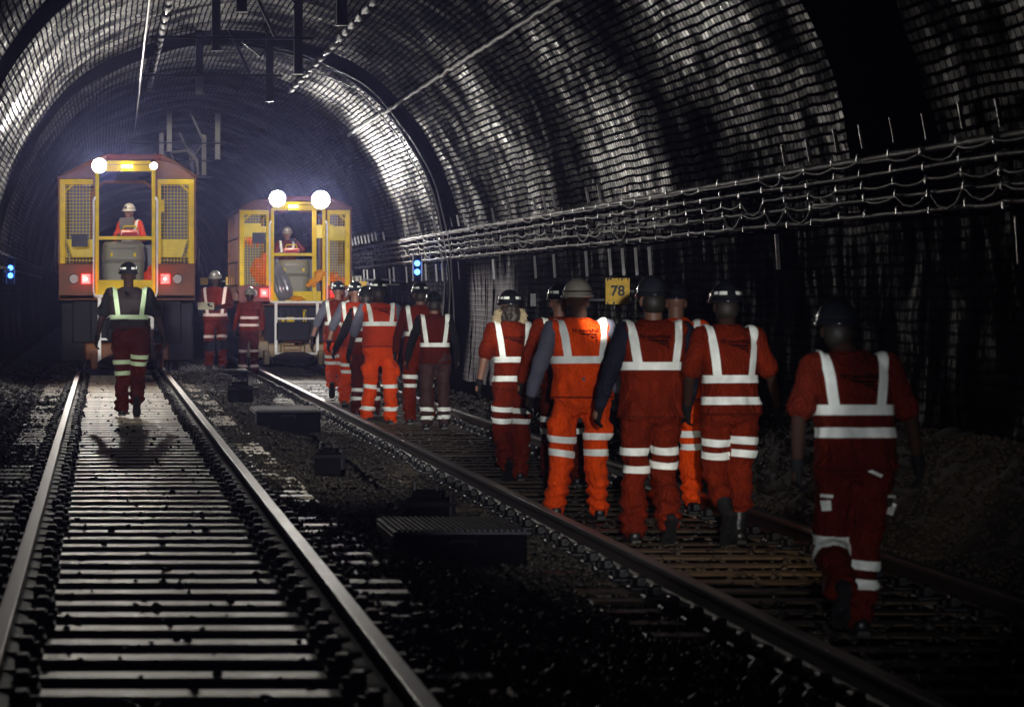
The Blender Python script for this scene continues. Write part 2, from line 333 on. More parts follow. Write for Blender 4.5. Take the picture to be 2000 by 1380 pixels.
# ---------------------------------------------------------------- tunnel
TX = 2.14
PROF = [(0, 5.85), (.5, 5.82), (1.02, 5.72), (1.6, 5.52), (2.25, 5.24), (2.7, 4.90), (3.05, 4.50), (3.39, 4.01), (3.62, 3.58), (3.80, 3.15), (3.93, 2.70), (4.02, 2.25), (4.07, 1.7), (4.07, 1.1), (4.04, .5), (3.98, -.1), (3.90, -.7)]
def resample(pts, step):
    out = [pts[0]]; acc = 0
    for a, b in zip(pts, pts[1:]):
        L = math.dist(a, b); t = step-acc
        while t < L: out.append((a[0]+(b[0]-a[0])*t/L, a[1]+(b[1]-a[1])*t/L)); t += step
        acc = (acc+L) % step
    return out
full = [(TX-x, z) for x, z in PROF[::-1]]+[(TX+x, z) for x, z in PROF[1:]]
def smoothp(pts, it=12):
    pts = [list(p) for p in pts]
    for _ in range(it):
        q = [list(p) for p in pts]
        for i in range(1, len(pts)-1):
            for k in (0, 1): q[i][k] = .25*pts[i-1][k]+.5*pts[i][k]+.25*pts[i+1][k]
        pts = q
    return pts
full = smoothp(resample(full, .12), 10)
alen = [0]
for a, b in zip(full, full[1:]): alen.append(alen[-1]+math.dist(a, b))
def wall_x(z, side=1):
    """inner face of the side wall at height z"""
    best = None
    for (x, zz) in full:
        if (x-TX)*side > 1.5 and (best is None or abs(zz-z) < abs(best[1]-z)): best = (x, zz)
    return best[0]
def ceil_z(x):
    best = min((p for p in full if p[1] > 2.5), key=lambda p: abs(p[0]-x)); return best[1]
ys = list(np.arange(-14, 20, 2.))+list(np.arange(20, 90, .5))+list(np.arange(90, 216, 3.))
def lining(y0, y1, off, ysel, waver=0.03):
    v = []; f = []; n = len(full)
    for y in ysel:
        for i, (x, z) in enumerate(full):
            a = full[max(i-1, 0)]; b = full[min(i+1, n-1)]; tx, tz = b[0]-a[0], b[1]-a[1]; L = math.hypot(tx, tz); nx, nz = tz/L, -tx/L
            q = off+waver*noise.noise(Vector((y*.35, alen[i]*.6, 3.)))
            v.append((x+nx*q, y, z+nz*q))
    for j in range(len(ysel)-1): f += [(j*n+i, j*n+i+1, (j+1)*n+i+1, (j+1)*n+i) for i in range(n-1)]
    return v, f
v, f = lining(0, 0, 0, ys)
tun = obj('tunnel_lining', v, f, brick_mat(), smooth=True)
uvl = tun.data.uv_layers.new(name='UVMap'); n = len(full)
li = np.zeros(len(tun.data.loops), dtype=np.int32); tun.data.loops.foreach_get('vertex_index', li)
uvs = np.empty((len(li), 2)); uvs[:, 0] = np.array(ys)[li//n]; uvs[:, 1] = np.array(alen)[li % n]
uvl.data.foreach_set('uv', uvs.ravel())
tag(tun, 'arched brick tunnel lining, black with soot and shining wet', 'tunnel')
def band(y0, y1, label_part, a0=0, a1=None, rag=.25):
    v = []; f = []; yy = np.linspace(y0, y1, 9); idx = [i for i in range(n) if alen[i] >= a0 and (a1 is None or alen[i] <= a1)]
    for j, y in enumerate(yy):
        for i in idx:
            a = full[max(i-1, 0)]; b = full[min(i+1, n-1)]; tx, tz = b[0]-a[0], b[1]-a[1]; L = math.hypot(tx, tz); nx, nz = tz/L, -tx/L
            e = rag*noise.noise(Vector((alen[i]*1.1, y0*7.+j, 0)))*(1 if j in (0, 8) else 0)
            q = .045+.03*noise.noise(Vector((y*.35, alen[i]*.6, 3.)))+.02*noise.noise(Vector((y*2.3, alen[i]*.9, 9)))-(.08 if j in (0, 8) else 0)
            v.append((full[i][0]+nx*q, y+e, full[i][1]+nz*q))
    m_ = len(idx)
    for j in range(8): f += [(j*m_+i, j*m_+i+1, (j+1)*m_+i+1, (j+1)*m_+i) for i in range(m_-1)]
    return obj('waterproof_band', v, f, BAND, tun, True)
TOT = alen[-1]
band(56.5, 59.8, ''); band(24.2, 27.2, '', TOT*.5, TOT*.5+[a for a, q in zip(alen, full) if q[0] > TX and q[1] < 2.0][0]-TOT*.5, .6)
band(38.5, 41.5, '', TOT*.2, TOT*.36, .8)

# ---------------------------------------------------------------- ground
T1, T2 = .338, 3.95; D2 = -.19         # track centres; second track lies a little lower
def gz(x, y):
    z = -.21
    if x > 1.65: z = -.21+(D2)*min(1, (x-1.65)/.9)
    mound = math.exp(-((x-2.15)/.45)**2)*(.22 if y > 57 else .22*max(0, (y-50)/7)) if y > 50 else 0
    z += mound
    if x > 5.15:
        t = min(1, (x-5.15)/.95); hh = .72 if y < 31 else (.72-.42*min(1, (y-31)/10)); z += hh*t*t*(3-2*t)
    if x < -1.05: z += .16*min(1, (-1.05-x)/.8)
    if 1.65 < x < 2.55 and y < 50: z += .05*noise.noise(Vector((x*1.5, y*.5, 0)))
    tx = min(abs(x-T1), abs(x-T2))
    if tx < .66: z += .047
    elif .86 < tx < 1.45: z += .046+.035*noise.noise(Vector((x*1.3, y*.45, 8)))
    z += (.005 if tx < .66 else .014 if tx < 1.5 else .035)*noise.noise(Vector((x*2.2, y*1.4, 5)))
    return z
gx = np.arange(-2.2, 6.5, .14); gy = list(np.arange(-14, 8, 1.))+list(np.arange(8, 74, .2))+list(np.arange(74, 216, 2.))
v = [(x, y, gz(x, y)) for y in gy for x in gx]; m_ = len(gx)
f = [(j*m_+i, j*m_+i+1, (j+1)*m_+i+1, (j+1)*m_+i) for j in range(len(gy)-1) for i in range(m_-1)]
tag(obj('ballast_ground', v, f, BALLAST, smooth=True), kind='structure')
# brown clay bank against the right wall beside the near walkers
v = []; f = []; bx = np.linspace(5.0, 6.12, 22); by = np.linspace(17.5, 31, 90)
for y in by:
    for x in bx:
        e = min(1, (y-17.5)/2, (31-y)/3, (x-5.0)/.25)
        v.append((x, y, gz(x, y)-.06+.10*max(0, e)+.05*noise.noise(Vector((x*5, y*4, 2)))))
f = [(j*22+i, j*22+i+1, (j+1)*22+i+1, (j+1)*22+i) for j in range(89) for i in range(21)]
tag(obj('earth_bank', v, f, MUD, smooth=True), kind='structure')

def stones(name, N, xr, yr, size, m, dens=None, lift=0., skip=None):
    base = np.array([(1, 0, 0), (-1, 0, 0), (0, 1, 0), (0, -1, 0), (0, 0, 1), (0, 0, -1)], float)
    fc = np.array([(0, 2, 4), (2, 1, 4), (1, 3, 4), (3, 0, 4), (2, 0, 5), (1, 2, 5), (3, 1, 5), (0, 3, 5)])
    V = []; k = 0; pos = []
    while k < N:
        x = rng.uniform(*xr); t = rng.random(); y = yr[0]*(yr[1]/yr[0])**t      # denser near the camera
        if skip and skip(x, y): continue
        pos.append((x, y, gz(x, y)+lift)); k += 1
    pos = np.array(pos)
    sz = rng.uniform(size[0], size[1], (N, 1))
    sv = np.repeat(base[None], N, 0)*sz[:, None]*rng.uniform(.55, 1.25, (N, 6, 1))*np.array([1, 1, .75])
    sv += rng.normal(0, .22, (N, 6, 3))*sz[:, None]
    a = rng.uniform(0, 6.28, N); b = rng.uniform(-.6, .6, N)
    ca, sa, cb, sb = np.cos(a), np.sin(a), np.cos(b), np.sin(b)
    x = sv[..., 0].copy(); y = sv[..., 1].copy(); z = sv[..., 2].copy()
    y2 = y*cb[:, None]-z*sb[:, None]; z2 = y*sb[:, None]+z*cb[:, None]
    sv[..., 0] = x*ca[:, None]-y2*sa[:, None]; sv[..., 1] = x*sa[:, None]+y2*ca[:, None]; sv[..., 2] = z2
    sv += pos[:, None]
    sv = sv.reshape(-1, 3); fs = (fc[None]+np.arange(N)[:, None, None]*6).reshape(-1, 3)
    me = bpy.data.meshes.new(name); me.vertices.add(len(sv)); me.vertices.foreach_set('co', sv.ravel())
    me.loops.add(fs.size); me.loops.foreach_set('vertex_index', fs.ravel().astype(np.int32)); me.polygons.add(len(fs))
    me.polygons.foreach_set('loop_start', np.arange(0, fs.size, 3, dtype=np.int32)); me.polygons.foreach_set('loop_total', np.full(len(fs), 3, dtype=np.int32))
    me.update(calc_edges=True); me.materials.append(m)
    o = bpy.data.objects.new(name, me); C.objects.link(o); return tag(o, kind='stuff')
def between(x, y): return (-.55 < x < 1.25 and rng.random() > .015) or (3.1 < x < 4.85 and rng.random() > .12)
stones('ballast_stones', 78000, (-2.05, 5.7), (10.5, 72), (.018, .040), STONE, skip=between)
stones('spilt_stones', 210, (-.25, .92), (11.5, 56), (.014, .030), CHAIR, lift=.012)
stones('clay_lumps', 2600, (5.1, 6.1), (18, 30), (.012, .035), MUD, lift=.05)

# ---------------------------------------------------------------- rails and sleepers
def rail(cx, dz, y0, y1, label):
    prof = [(-.034, -.002), (-.030, .0), (.030, .0), (.034, -.002), (.036, -.012), (.035, -.034), (.012, -.044), (.009, -.115), (.020, -.128), (.070, -.136), (.070, -.148), (-.070, -.148), (-.070, -.136), (-.020, -.128), (-.009, -.115), (-.012, -.044), (-.035, -.034), (-.036, -.012)]
    ysr = np.arange(y0, y1, 1.); v = []; f = []; mi = []; q = len(prof)
    for y in ysr: 
        w = .004*noise.noise(Vector((y*.15, cx, 0)))
        v += [(cx+x+w, y, dz+z) for x, z in prof]
    for j in range(len(ysr)-1):
        for i in range(q):
            f.append((j*q+i, j*q+(i+1) % q, (j+1)*q+(i+1) % q, (j+1)*q+i)); mi.append(0 if i in (0, 1, 2, 17) else (0 if i in (3, 16) else 1))
    f.append(tuple(range(q))); mi.append(1)
    o = obj('rail', v, f, HEADST, mats=[HEADST, RUST_ST], fm=mi)
    return tag(o, label, 'rail', 'running rails')
G2 = .7525
rail(T1-G2, 0, 7, 80, 'steel rail at the far left of the photo, left rail of the empty left track')
rail(T1+G2, 0, 7, 80, 'shiny steel rail on the right of the empty left track')
rail(T2-G2, D2, 7, 90, 'dull steel rail left of the walking crew, beside the black trough boxes')
rail(T2+G2, D2, 7, 90, 'thin dark steel rail right of the crew, nearest the tunnel wall')
def sleeper_proto(m, label, group, w=.25):
    root = empty('sleeper', (0, 0, 0), label, 'sleeper', group)
    bm = MB(); bm.box(-1.25, 1.25, -w/2, w/2, -.13, 0, .018); o = bm.build('sleeper_beam', m, root)
    for s in (-1, 1):
        c = MB(); x = s*G2
        c.box(x-.185, x+.185, -.085, .085, -.001, .028, .008); 
        for q in (-1, 1):
            c.box(x+q*.115-.03, x+q*.115+.03, -.055, .055, .02, .085, .01)
            c.tube([(x+q*.16, 0, .02), (x+q*.16, 0, .062)], .016, 8)
            c.tube([(x+q*.10, -.07, .05), (x+q*.10, .07, .05)], .013, 6)
        c.build('rail_chair', CHAIR, root)
    return root
def copy_tree(root, loc, rz=0):
    r = root.copy(); C.objects.link(r); r.location = loc; r.rotation_euler = (0, 0, rz)
    for ch in list(root.children):
        c = ch.copy(); C.objects.link(c); c.parent = r
        for g in ch.children: d = g.copy(); C.objects.link(d); d.parent = c
    return r
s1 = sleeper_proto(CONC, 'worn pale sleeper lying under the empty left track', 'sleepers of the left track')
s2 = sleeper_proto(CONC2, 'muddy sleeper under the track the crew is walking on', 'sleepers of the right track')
i = 0; y = 11.42
while y < 61:
    w = (random.uniform(-.02, .02), random.uniform(-.012, .012))
    if i == 0: s1.location = (T1, y, -.15)
    else: copy_tree(s1, (T1+w[0], y+w[1], -.15+random.uniform(-.003, .003)), w[1]*.8)
    i += 1; y += .612
i = 0; y = 13.
while y < 73:
    if i == 0: s2.location = (T2, y, -.15+D2)
    else: copy_tree(s2, (T2+random.uniform(-.02, .02), y, -.15+D2+random.uniform(-.012, .004)), random.uniform(-.01, .01))
    i += 1; y += .612

# ---------------------------------------------------------------- things between and beside the tracks
def trough_box(px0, px1, pyt, pyb, z, depth, label, lidh=.03):
    a = P(px0, pyb, z); b = P(px1, pyt, z); w = b.x-a.x; h = b.z-a.z
    r = empty('trough_box', (a.x+w/2, z, a.z), label, 'box', 'black boxes between the tracks')
    m = MB(); m.box(-w/2, w/2, 0, depth, -.25, h-lidh-.004, .01); m.build('box_body', BOXM, r)
    m = MB(); m.box(-w/2-.02, w/2+.02, -.02, depth+.02, h-lidh, h-.012, .005)
    k = int(w/.035)
    for q in range(k): m.box(-w/2+.01+q*w/k, -w/2+.01+q*w/k+w/k*.5, 0, depth, h-.014, h)
    m.build('ribbed_lid', LID, r)
    m = MB(); m.box(-w/2-.026, -w/2-.004, .0, depth, -.2, h-lidh-.01, .004); m.build('end_plate', LID, r)
    m = MB(); m.tube([(-.08, -.03, h-.10), (-.08, -.05, h-.07), (.08, -.05, h-.07), (.08, -.03, h-.10)], .008, 6); m.build('handle', STEELD, r)
    return r
trough_box(502, 626, 800, 838, 40.3, 1.5, 'black trough box with ribbed lid beside the rail, middle of the track gap')
trough_box(775, 1030, 1034, 1085, 21.0, 1.25, 'largest and nearest black trough box with a ribbed grey lid')
trough_box(436, 484, 722, 742, 60.2, .9, 'small far box with bright ribbed lid at the standing men feet')
def clamp_block(px, pyb, z, w, h, label, plate=True):
    a = P(px, pyb, z); r = empty('point_fitting', a, label, 'track fitting', 'fittings between the tracks', rz=random.uniform(-.3, .3))
    m = MB(); m.box(-w/2, w/2, 0, w*.7, -.1, h*.7, .01); m.box(-w*.35, w*.3, .02, w*.5, h*.7-.004, h, .008); m.build('cast_base', BOXM, r)
    m = MB(); m.tube([(-w*.6, -.01, h*.45), (w*.7, -.01, h*.5)], .014, 7); m.tube([(-w*.3, .03, h), (-w*.3, .03, h+.05)], .015, 7); m.tube([(w*.2, .03, h), (w*.2, .03, h+.04)], .012, 7); m.build('bolt', STEELD, r)
    if plate: m = MB(); m.box(w*.5, w*.53, 0, w*.5, -.05, h*.9, .003); m.build('side_plate', LID, r)
    return r
clamp_block(640, 905, 28.5, .24, .13, 'dark bolted fitting with a leaning plate beside the left track')
clamp_block(835, 1010, 23.6, .32, .19, 'dark clamp block on brown stones above the largest trough box')
clamp_block(470, 772, 48.5, .36, .20, 'glinting wet rail fitting between the tracks, farther back')
#clamp_block(1265, 1235, 15.8, .30, .14, 'barely lit fitting in the dark foreground beside the crew rail', False)
# strewn pale litter in the dark foreground
for k, (px, py, s) in enumerate(((1478, 1306, .09), (1528, 1338, .11), (1536, 1360, .06), (1582, 1366, .08), (800, 1362, .05))):
    z = (1.368+.33)*F/(py-VY); a = P(px, py, z); m = MB()
    m.add([(-s/2, 0, 0), (s/2, .03, .01), (s*.4, s*.5, .04), (-s*.3, s*.4, .02), (0, s*.2, .05)], [(0, 1, 4), (1, 2, 4), (2, 3, 4), (3, 0, 4), (0, 3, 2, 1)])
    o = m.build('rubbish_scrap', TAPE if k != 4 else GALV, None, loc=a)
    tag(o, ['pale scrap of rubbish lying above the three others in the dark foreground', 'longest crumpled pale scrap in the dark foreground', 'tiny pale scrap lowest in the dark foreground', 'flat faint pale scrap near the bottom edge beside the rail', 'tiny greenish scrap beside the left track near the bottom edge'][k], 'litter', 'scraps on the ballast')

# ---------------------------------------------------------------- cables, clips and hangers on the right wall
BY = [21.4+k*1.0+random.uniform(-.05, .05) for k in range(60)]
CZ = [(2.415, .028, .0, .018), (2.39, .012, .035, .020), (2.298, .017, .008, .0), (2.205, .011, .05, .0), (2.105, .016, .010, .0), (2.10, .011, .05, .0), (1.978, .019, .008, .0)]
NAMES = ['thickest grey cable, topmost of the bundle along the right wall', 'thin cable looping just under the thickest one on the right wall', 'second straight grey cable down the right wall', 'slack thin cable swagging from clip to clip in mid bundle', 'thick cable above the lowest one on the right wall', 'thin drooping cable tangled round the fourth clip row', 'lowest thick grey cable along the right wall']
def wcable(i, z0, r, sag, extra):
    pts = []; yb = [10+k for k in range(11)]+BY
    for a, b in zip(yb, yb[1:]):
        s = sag*random.uniform(-.1, 1.1) if random.random() > .12 else sag*random.uniform(1.6, 2.6)
        if i in (3, 5) and random.random() < .10: s = random.uniform(.08, .15)
        j = random.uniform(-.01, .01)
        for t in (0, .25, .5, .75):
            zz = z0-4*s*t*(1-t)+(j if t == 0 else 0)+.004*noise.noise(Vector((a*3, t*7, i))); pts.append((wall_x(zz)-.09-(.03 if i in (1, 3, 5) else 0)+.01*math.sin(a*3+i), a+(b-a)*t, zz))
    m = MB(); m.tube(pts, r, 7); o = m.build('wall_cable', CABLE, None, True); tag(o, NAMES[i], 'cable', 'cables along the right wall')
for i, c in enumerate(CZ): wcable(i, *c)
def hanger(y, first=None):
    r = empty('cable_hanger', (0, y, 0), 'grey clip hanger holding the cable bundle to the right wall', 'cable hanger', 'cable hangers on the right wall')
    m = MB(); xs = wall_x(2.2)
    m.box(xs-.05, xs-.035, -.022, .022, 1.95, 2.46); m.build('back_bar', BOXM, r)
    for z in (2.415, 2.298, 2.20, 2.105, 1.978):
        m = MB(); x = wall_x(z)-.09; m.add([(x-.045, -.012, z+.018), (x-.045, .012, z+.018), (x-.045, .012, z-.026), (x-.045, -.012, z-.026), (x+.05, .024, z-.035), (x+.05, -.024, z-.035), (x-.038, -.024, z+.035), (x-.038, .024, z+.035), (x-.038, .024, z-.028), (x-.038, -.024, z-.028), (x+.05, .024, z-.028), (x+.05, -.024, z-.028)],
            [(0, 3, 2, 1), (3, 5, 4, 2), (6, 7, 8, 9), (9, 8, 10, 11), (0, 1, 7, 6), (0, 6, 9, 3), (1, 2, 8, 7), (3, 9, 11, 5), (2, 4, 10, 8)]); m.build('cable_clip', GALV, r)
    m = MB(); x0, x1 = wall_x(2.72)-.03, wall_x(2.48)-.05; m.bar((x1, 0, 2.50), (x0, 0, 2.69), .03, .015); m.build('upper_strap', GALV, r)
    m = MB(); m.bar((wall_x(1.9)-.03, .02, 1.9), (wall_x(1.6)-.03, .02, 1.58), .03, .02); m.build('lower_strap', GALV, r)
    return r
h0 = hanger(BY[0])
for y in BY[1:]:
    hh = copy_tree(h0, (0, y, random.uniform(-.02, .02)))
    for ch in list(hh.children):
        if 'strap' in ch.name and random.random() < .58: bpy.data.objects.remove(ch)
# left wall: two faint cables
for z0, lab in ((2.1, 'upper faint cable along the left wall'), (1.85, 'lower faint cable along the left wall')):
    m = MB(); pts = [(wall_x(z0, -1)+.09, y, z0-.05*abs(math.sin(y*1.6))) for y in np.arange(30, 100, .5)]; m.tube(pts, .016, 6)
    tag(m.build('wall_cable', CABLE, None, True), lab, 'cable', 'cables along the left wall')
# high wavy cable and the two sleeved conduits
m = MB(); pts = []
for y in np.arange(30, 69, .3):
    x = 5.08; z = 4.62+.03*noise.noise(Vector((y*1.3, 0, 4)))+.02*noise.noise(Vector((y*4, 1, 4)))
    if 56.3 < y < 60: z -= .05; x -= .05
    pts.append((x, y, z))
m.tube(pts, .036, 8); tag(m.build('wavy_cable', SLEEVE, None, True), 'wavy pale cable strung high along the right of the vault', 'cable')
def conduit(x, zoff, y0, y1, label):
    r = empty('conduit', (x, y0, ceil_z(x)-zoff), label, 'conduit', 'sleeved conduits on the crown')
    m = MB(); m.tube([(0, 0, 0), (0, (y1-y0), 0)], .022, 8); m.build('inner_pipe', STEELD, r)
    y = 0; 
    while y < y1-y0-.9:
        m = MB(); j = random.uniform(-.012, .012); m.tube([(j, y, 0), (j, y+.05, 0), (-j, y+.85, 0), (-j, y+.9, 0)], [.03, .055, .055, .03], 9); m.build('sleeve', SLEEVE, r, True); y += random.uniform(1.15, 1.7)
conduit(.96, .10, 44, 69, 'pale segmented conduit hanging near the top left of the vault'); conduit(3.75, .12, 40, 67, 'pale segmented conduit crossing right of the drop posts')
for k in range(9):
    y = 81+k*2.6; z = ceil_z(3.75)-.12; m = MB()
    m.tube([(-.12, 0, .03), (-.06, 0, -.01), (0, 0, 0), (.07, 0, -.005), (.12, 0, -.05)], .02, 6)
    tag(m.build('pipe_clip', GALV, None, True, loc=(3.75+.14, y, z)), 'small curved clip in the receding row under the far crown', 'clip', 'curved clips on the far crown')
# cables looped round the black lining band
for k, (y, off) in enumerate(((58.7, .10), (59.3, .14), (57.8, .12))):
    m = MB(); pts = []
    for i in range(int(n*.52), int(n*.92)):
        a = full[i-1]; b = full[i+1]; tx, tz = b[0]-a[0], b[1]-a[1]; L = math.hypot(tx, tz); w = off+.05*noise.noise(Vector((i*.12, k*9., 0)))
        pts.append((full[i][0]+tz/L*w, y+.35*noise.noise(Vector((i*.07, k*5., 1))), full[i][1]-tx/L*w))
    m.tube(pts, .013, 6); tag(m.build('arch_cable', GALV, None, True), ['thin cable bent down the dark arch band, middle one', 'thin cable bent down the dark arch band, farthest one', 'thin cable bent down the dark arch band, nearest one'][k], 'cable', 'cables down the arch band')
# contact wire above the left track
m = MB(); m.tube([(.52, 30, 4.86), (.557, 39.4, 4.83), (.62, 55, 4.84), (.69, 72, 4.85)], .013, 6); tag(m.build('contact_wire', GALV, None, True), 'taut thin wire over the left track at the top of the photo', 'wire')

# ---------------------------------------------------------------- overhead line drop posts
def ohl(z, label, arms, pm, lo1=4.88, lo2=4.54):
    r = empty('overhead_support', (0, z, 0), label, 'overhead support', 'overhead line supports')
    for x, b in ((1.65, lo1), (2.84, lo2)):
        m = MB(); c = ceil_z(x)+.05; m.box(x-.062, x+.062, 0, .02, b, c); m.box(x-.062, x-.05, .02, .12, b, c); m.box(x+.05, x+.062, .02, .12, b, c); m.box(x-.075, x+.075, -.01, .13, b-.012, b, 0); m.build('drop_post', pm, r)
    m = MB(); m.tube([(.67, -.04, 5.06), (3.05, -.04, 5.04)], .022, 8); m.build('cross_bar', STEELD, r)
    m = MB(); m.bar((2.15, .03, ceil_z(2.15)), (2.5, .03, 5.08), .045); m.bar((2.5, .03, 5.08), (2.25, .03, 4.72), .022); m.bar((2.02, .03, 5.0), (2.3, .03, 4.78), .022); m.build('diagonal_strut', STEELD, r)
    if arms:
        m = MB(); m.tube([(1.72, 0, 4.82), (2.1, -.05, 4.86), (2.32, -.1, 4.62), (2.36, -.1, 4.25)], [.035, .035, .045, .03], 8); m.build('cantilever_arm', pm, r, True)
        m = MB(); m.ell((1.98, -.02, 4.42), (.2, .05, .16)); m.build('dark_insulator', DARK, r, True)
        m = MB(); m.tube([(2.1, -.05, 4.2), (2.72, -.05, 4.2)], .012, 6); m.build('registration_arm', GALV, r)
DP = mat('dark painted post', (.03, .027, .03), .4, .2, .3, 8, .1)
ohl(39.4, 'nearest overhead support, dark posts cut by the top edge', False, DP, 4.7, 4.54)
ohl(48.2, 'dark overhead support with two long posts, second from the camera', False, DP)
ohl(56.5, 'dim overhead support just in front of the black arch band', False, DP, 4.75, 4.62)
ohl(82, 'pale far overhead support, highest and nearest above the trains', True, POST, 4.85, 4.66)
ohl(93, 'pale far overhead support in the middle of the far three', True, POST, 4.85, 4.66)
ohl(106, 'pale far overhead support, most distant of all', False, POST, 4.85, 4.62)

# ---------------------------------------------------------------- signs, markers
def text_mesh(s, size, font=None):
    c = bpy.data.curves.new('t', 'FONT'); c.body = s; c.size = size; c.extrude = .002; c.offset = size*.03; c.align_x = 'CENTER'; c.align_y = 'CENTER'
    o = bpy.data.objects.new('t', c); C.objects.link(o); dg = bpy.context.evaluated_depsgraph_get(); dg.update()
    me = bpy.data.meshes.new_from_object(o.evaluated_get(dg)); bpy.data.objects.remove(o); return me
def text_part(s, size, loc, m, parent, bold=0):
    me = text_mesh(s, size); me.materials.clear(); me.materials.append(m)
    o = bpy.data.objects.new('number', me); C.objects.link(o); o.parent = parent; o.location = loc; o.rotation_euler = (R(90), 0, 0); return o
def sign(px0, px1, py0, py1, z, s, m, label, ts):
    a = P((px0+px1)/2, (py0+py1)/2, z); w = (px1-px0)*z/F; h = (py1-py0)*z/F
    r = empty('number_sign', a, label, 'sign'); q = MB(); q.box(-w/2, w/2, 0, .012, -h/2, h/2, .003); q.build('sign_plate', m, r)
    if s: text_part(s, ts, (0, -.003, 0), SIGNB, r)
    q = MB(); q.bar((w*.2, .02, 0), (max(w*.6, wall_x(a.z)-a.x), .02, 0), .03); q.build('fixing_bar', STEELD, r)
    # dirt runs
    if s == '78':
        q = MB()
        for k in range(16):
            x = random.uniform(-w*.47, w*.47); e = random.uniform(.01, .05); t = random.choice((-1, 1)); z0 = (h/2-.002)*t
            q.box(x-.006, x+random.uniform(.002, .012), -.0035, -.001, min(z0, z0-e*t), max(z0, z0-e*t))
        q.build('dirt_runs', STEELD, r)
    return r
sign(1183, 1230, 543, 594, 38.8, '78', SIGNY, 'square yellow sign reading 78 on the right wall', .165)
sign(688, 706, 539, 553, 70.5, '13', SIGNC, 'small cream sign reading 13 beyond the walking crew', .15)
sign(703, 716, 549, 562, 69.5, None, SIGNY, 'plain yellow plate just right of the cream 13 sign', .1)
sign(1036, 1047, 573, 598, 40, None, GALV, 'little pale label plate behind the woman with curly hair', .1)
sign(441, 457, 541, 557, 84, None, SIGNY, 'dim yellow square far away between the two trains', .1)
sign(391, 406, 542, 556, 84, None, SIGNY, 'dimmest yellow square right beside the left train', .1)
sign(466, 478, 545, 563, 79, None, SIGNY, 'yellow plate far away touching the left side of the right train', .1)
def blue_marker(px, pys, z, label):
    a = P(px, sum(pys)/2, z); r = empty('marker_light', a, label, 'marker light', 'blue marker lights'); w = .16
    q = MB(); q.box(-w/2, w/2, .02, .1, -.26, .24, .01); q.build('housing', DARK, r)
    for p in pys:
        q = MB(); q.disc((0, -.01, (sum(pys)/2-p)*z/F), .052, .03, 16); q.build('lens', BLUEL, r)
    for s in (-1, 1):
        q = MB(); q.box(s*w/2-.008, s*w/2+.008, -.04, .03, -.25, .24); q.build('side_guard', GALV, r)
    point('blue_glow', a+Vector((0, -.15, 0)), 3.5, (.1, .25, 1), .05)
blue_marker(815, (514, 531), 62, 'pair of blue lights on the right wall above the crew')
blue_marker(20.5, (523, 538), 66, 'pair of blue lights on the left wall beyond the left train')

# pile of spoil under the right train
v = []; f = []; 
for j in range(14):
    for i in range(30):
        x = -.65+i*1.45/29; y = j*.12; v.append((x, y, .22*math.sin(math.pi*j/13)*min(1, (i/3), (29-i)/8)+.02*noise.noise(Vector((x*9, y*9, 0)))))
f = [(j*30+i, j*30+i+1, (j+1)*30+i+1, (j+1)*30+i) for j in range(13) for i in range(29)]
tag(obj('spoil_heap', v, f, mat('pale dusty spoil', (.16, .13, .12), .8, 0, .4, 12, .8), None, True, loc=(3.75, 69.2, -.42)), 'low heap of pale dusty spoil under the right train', 'heap')
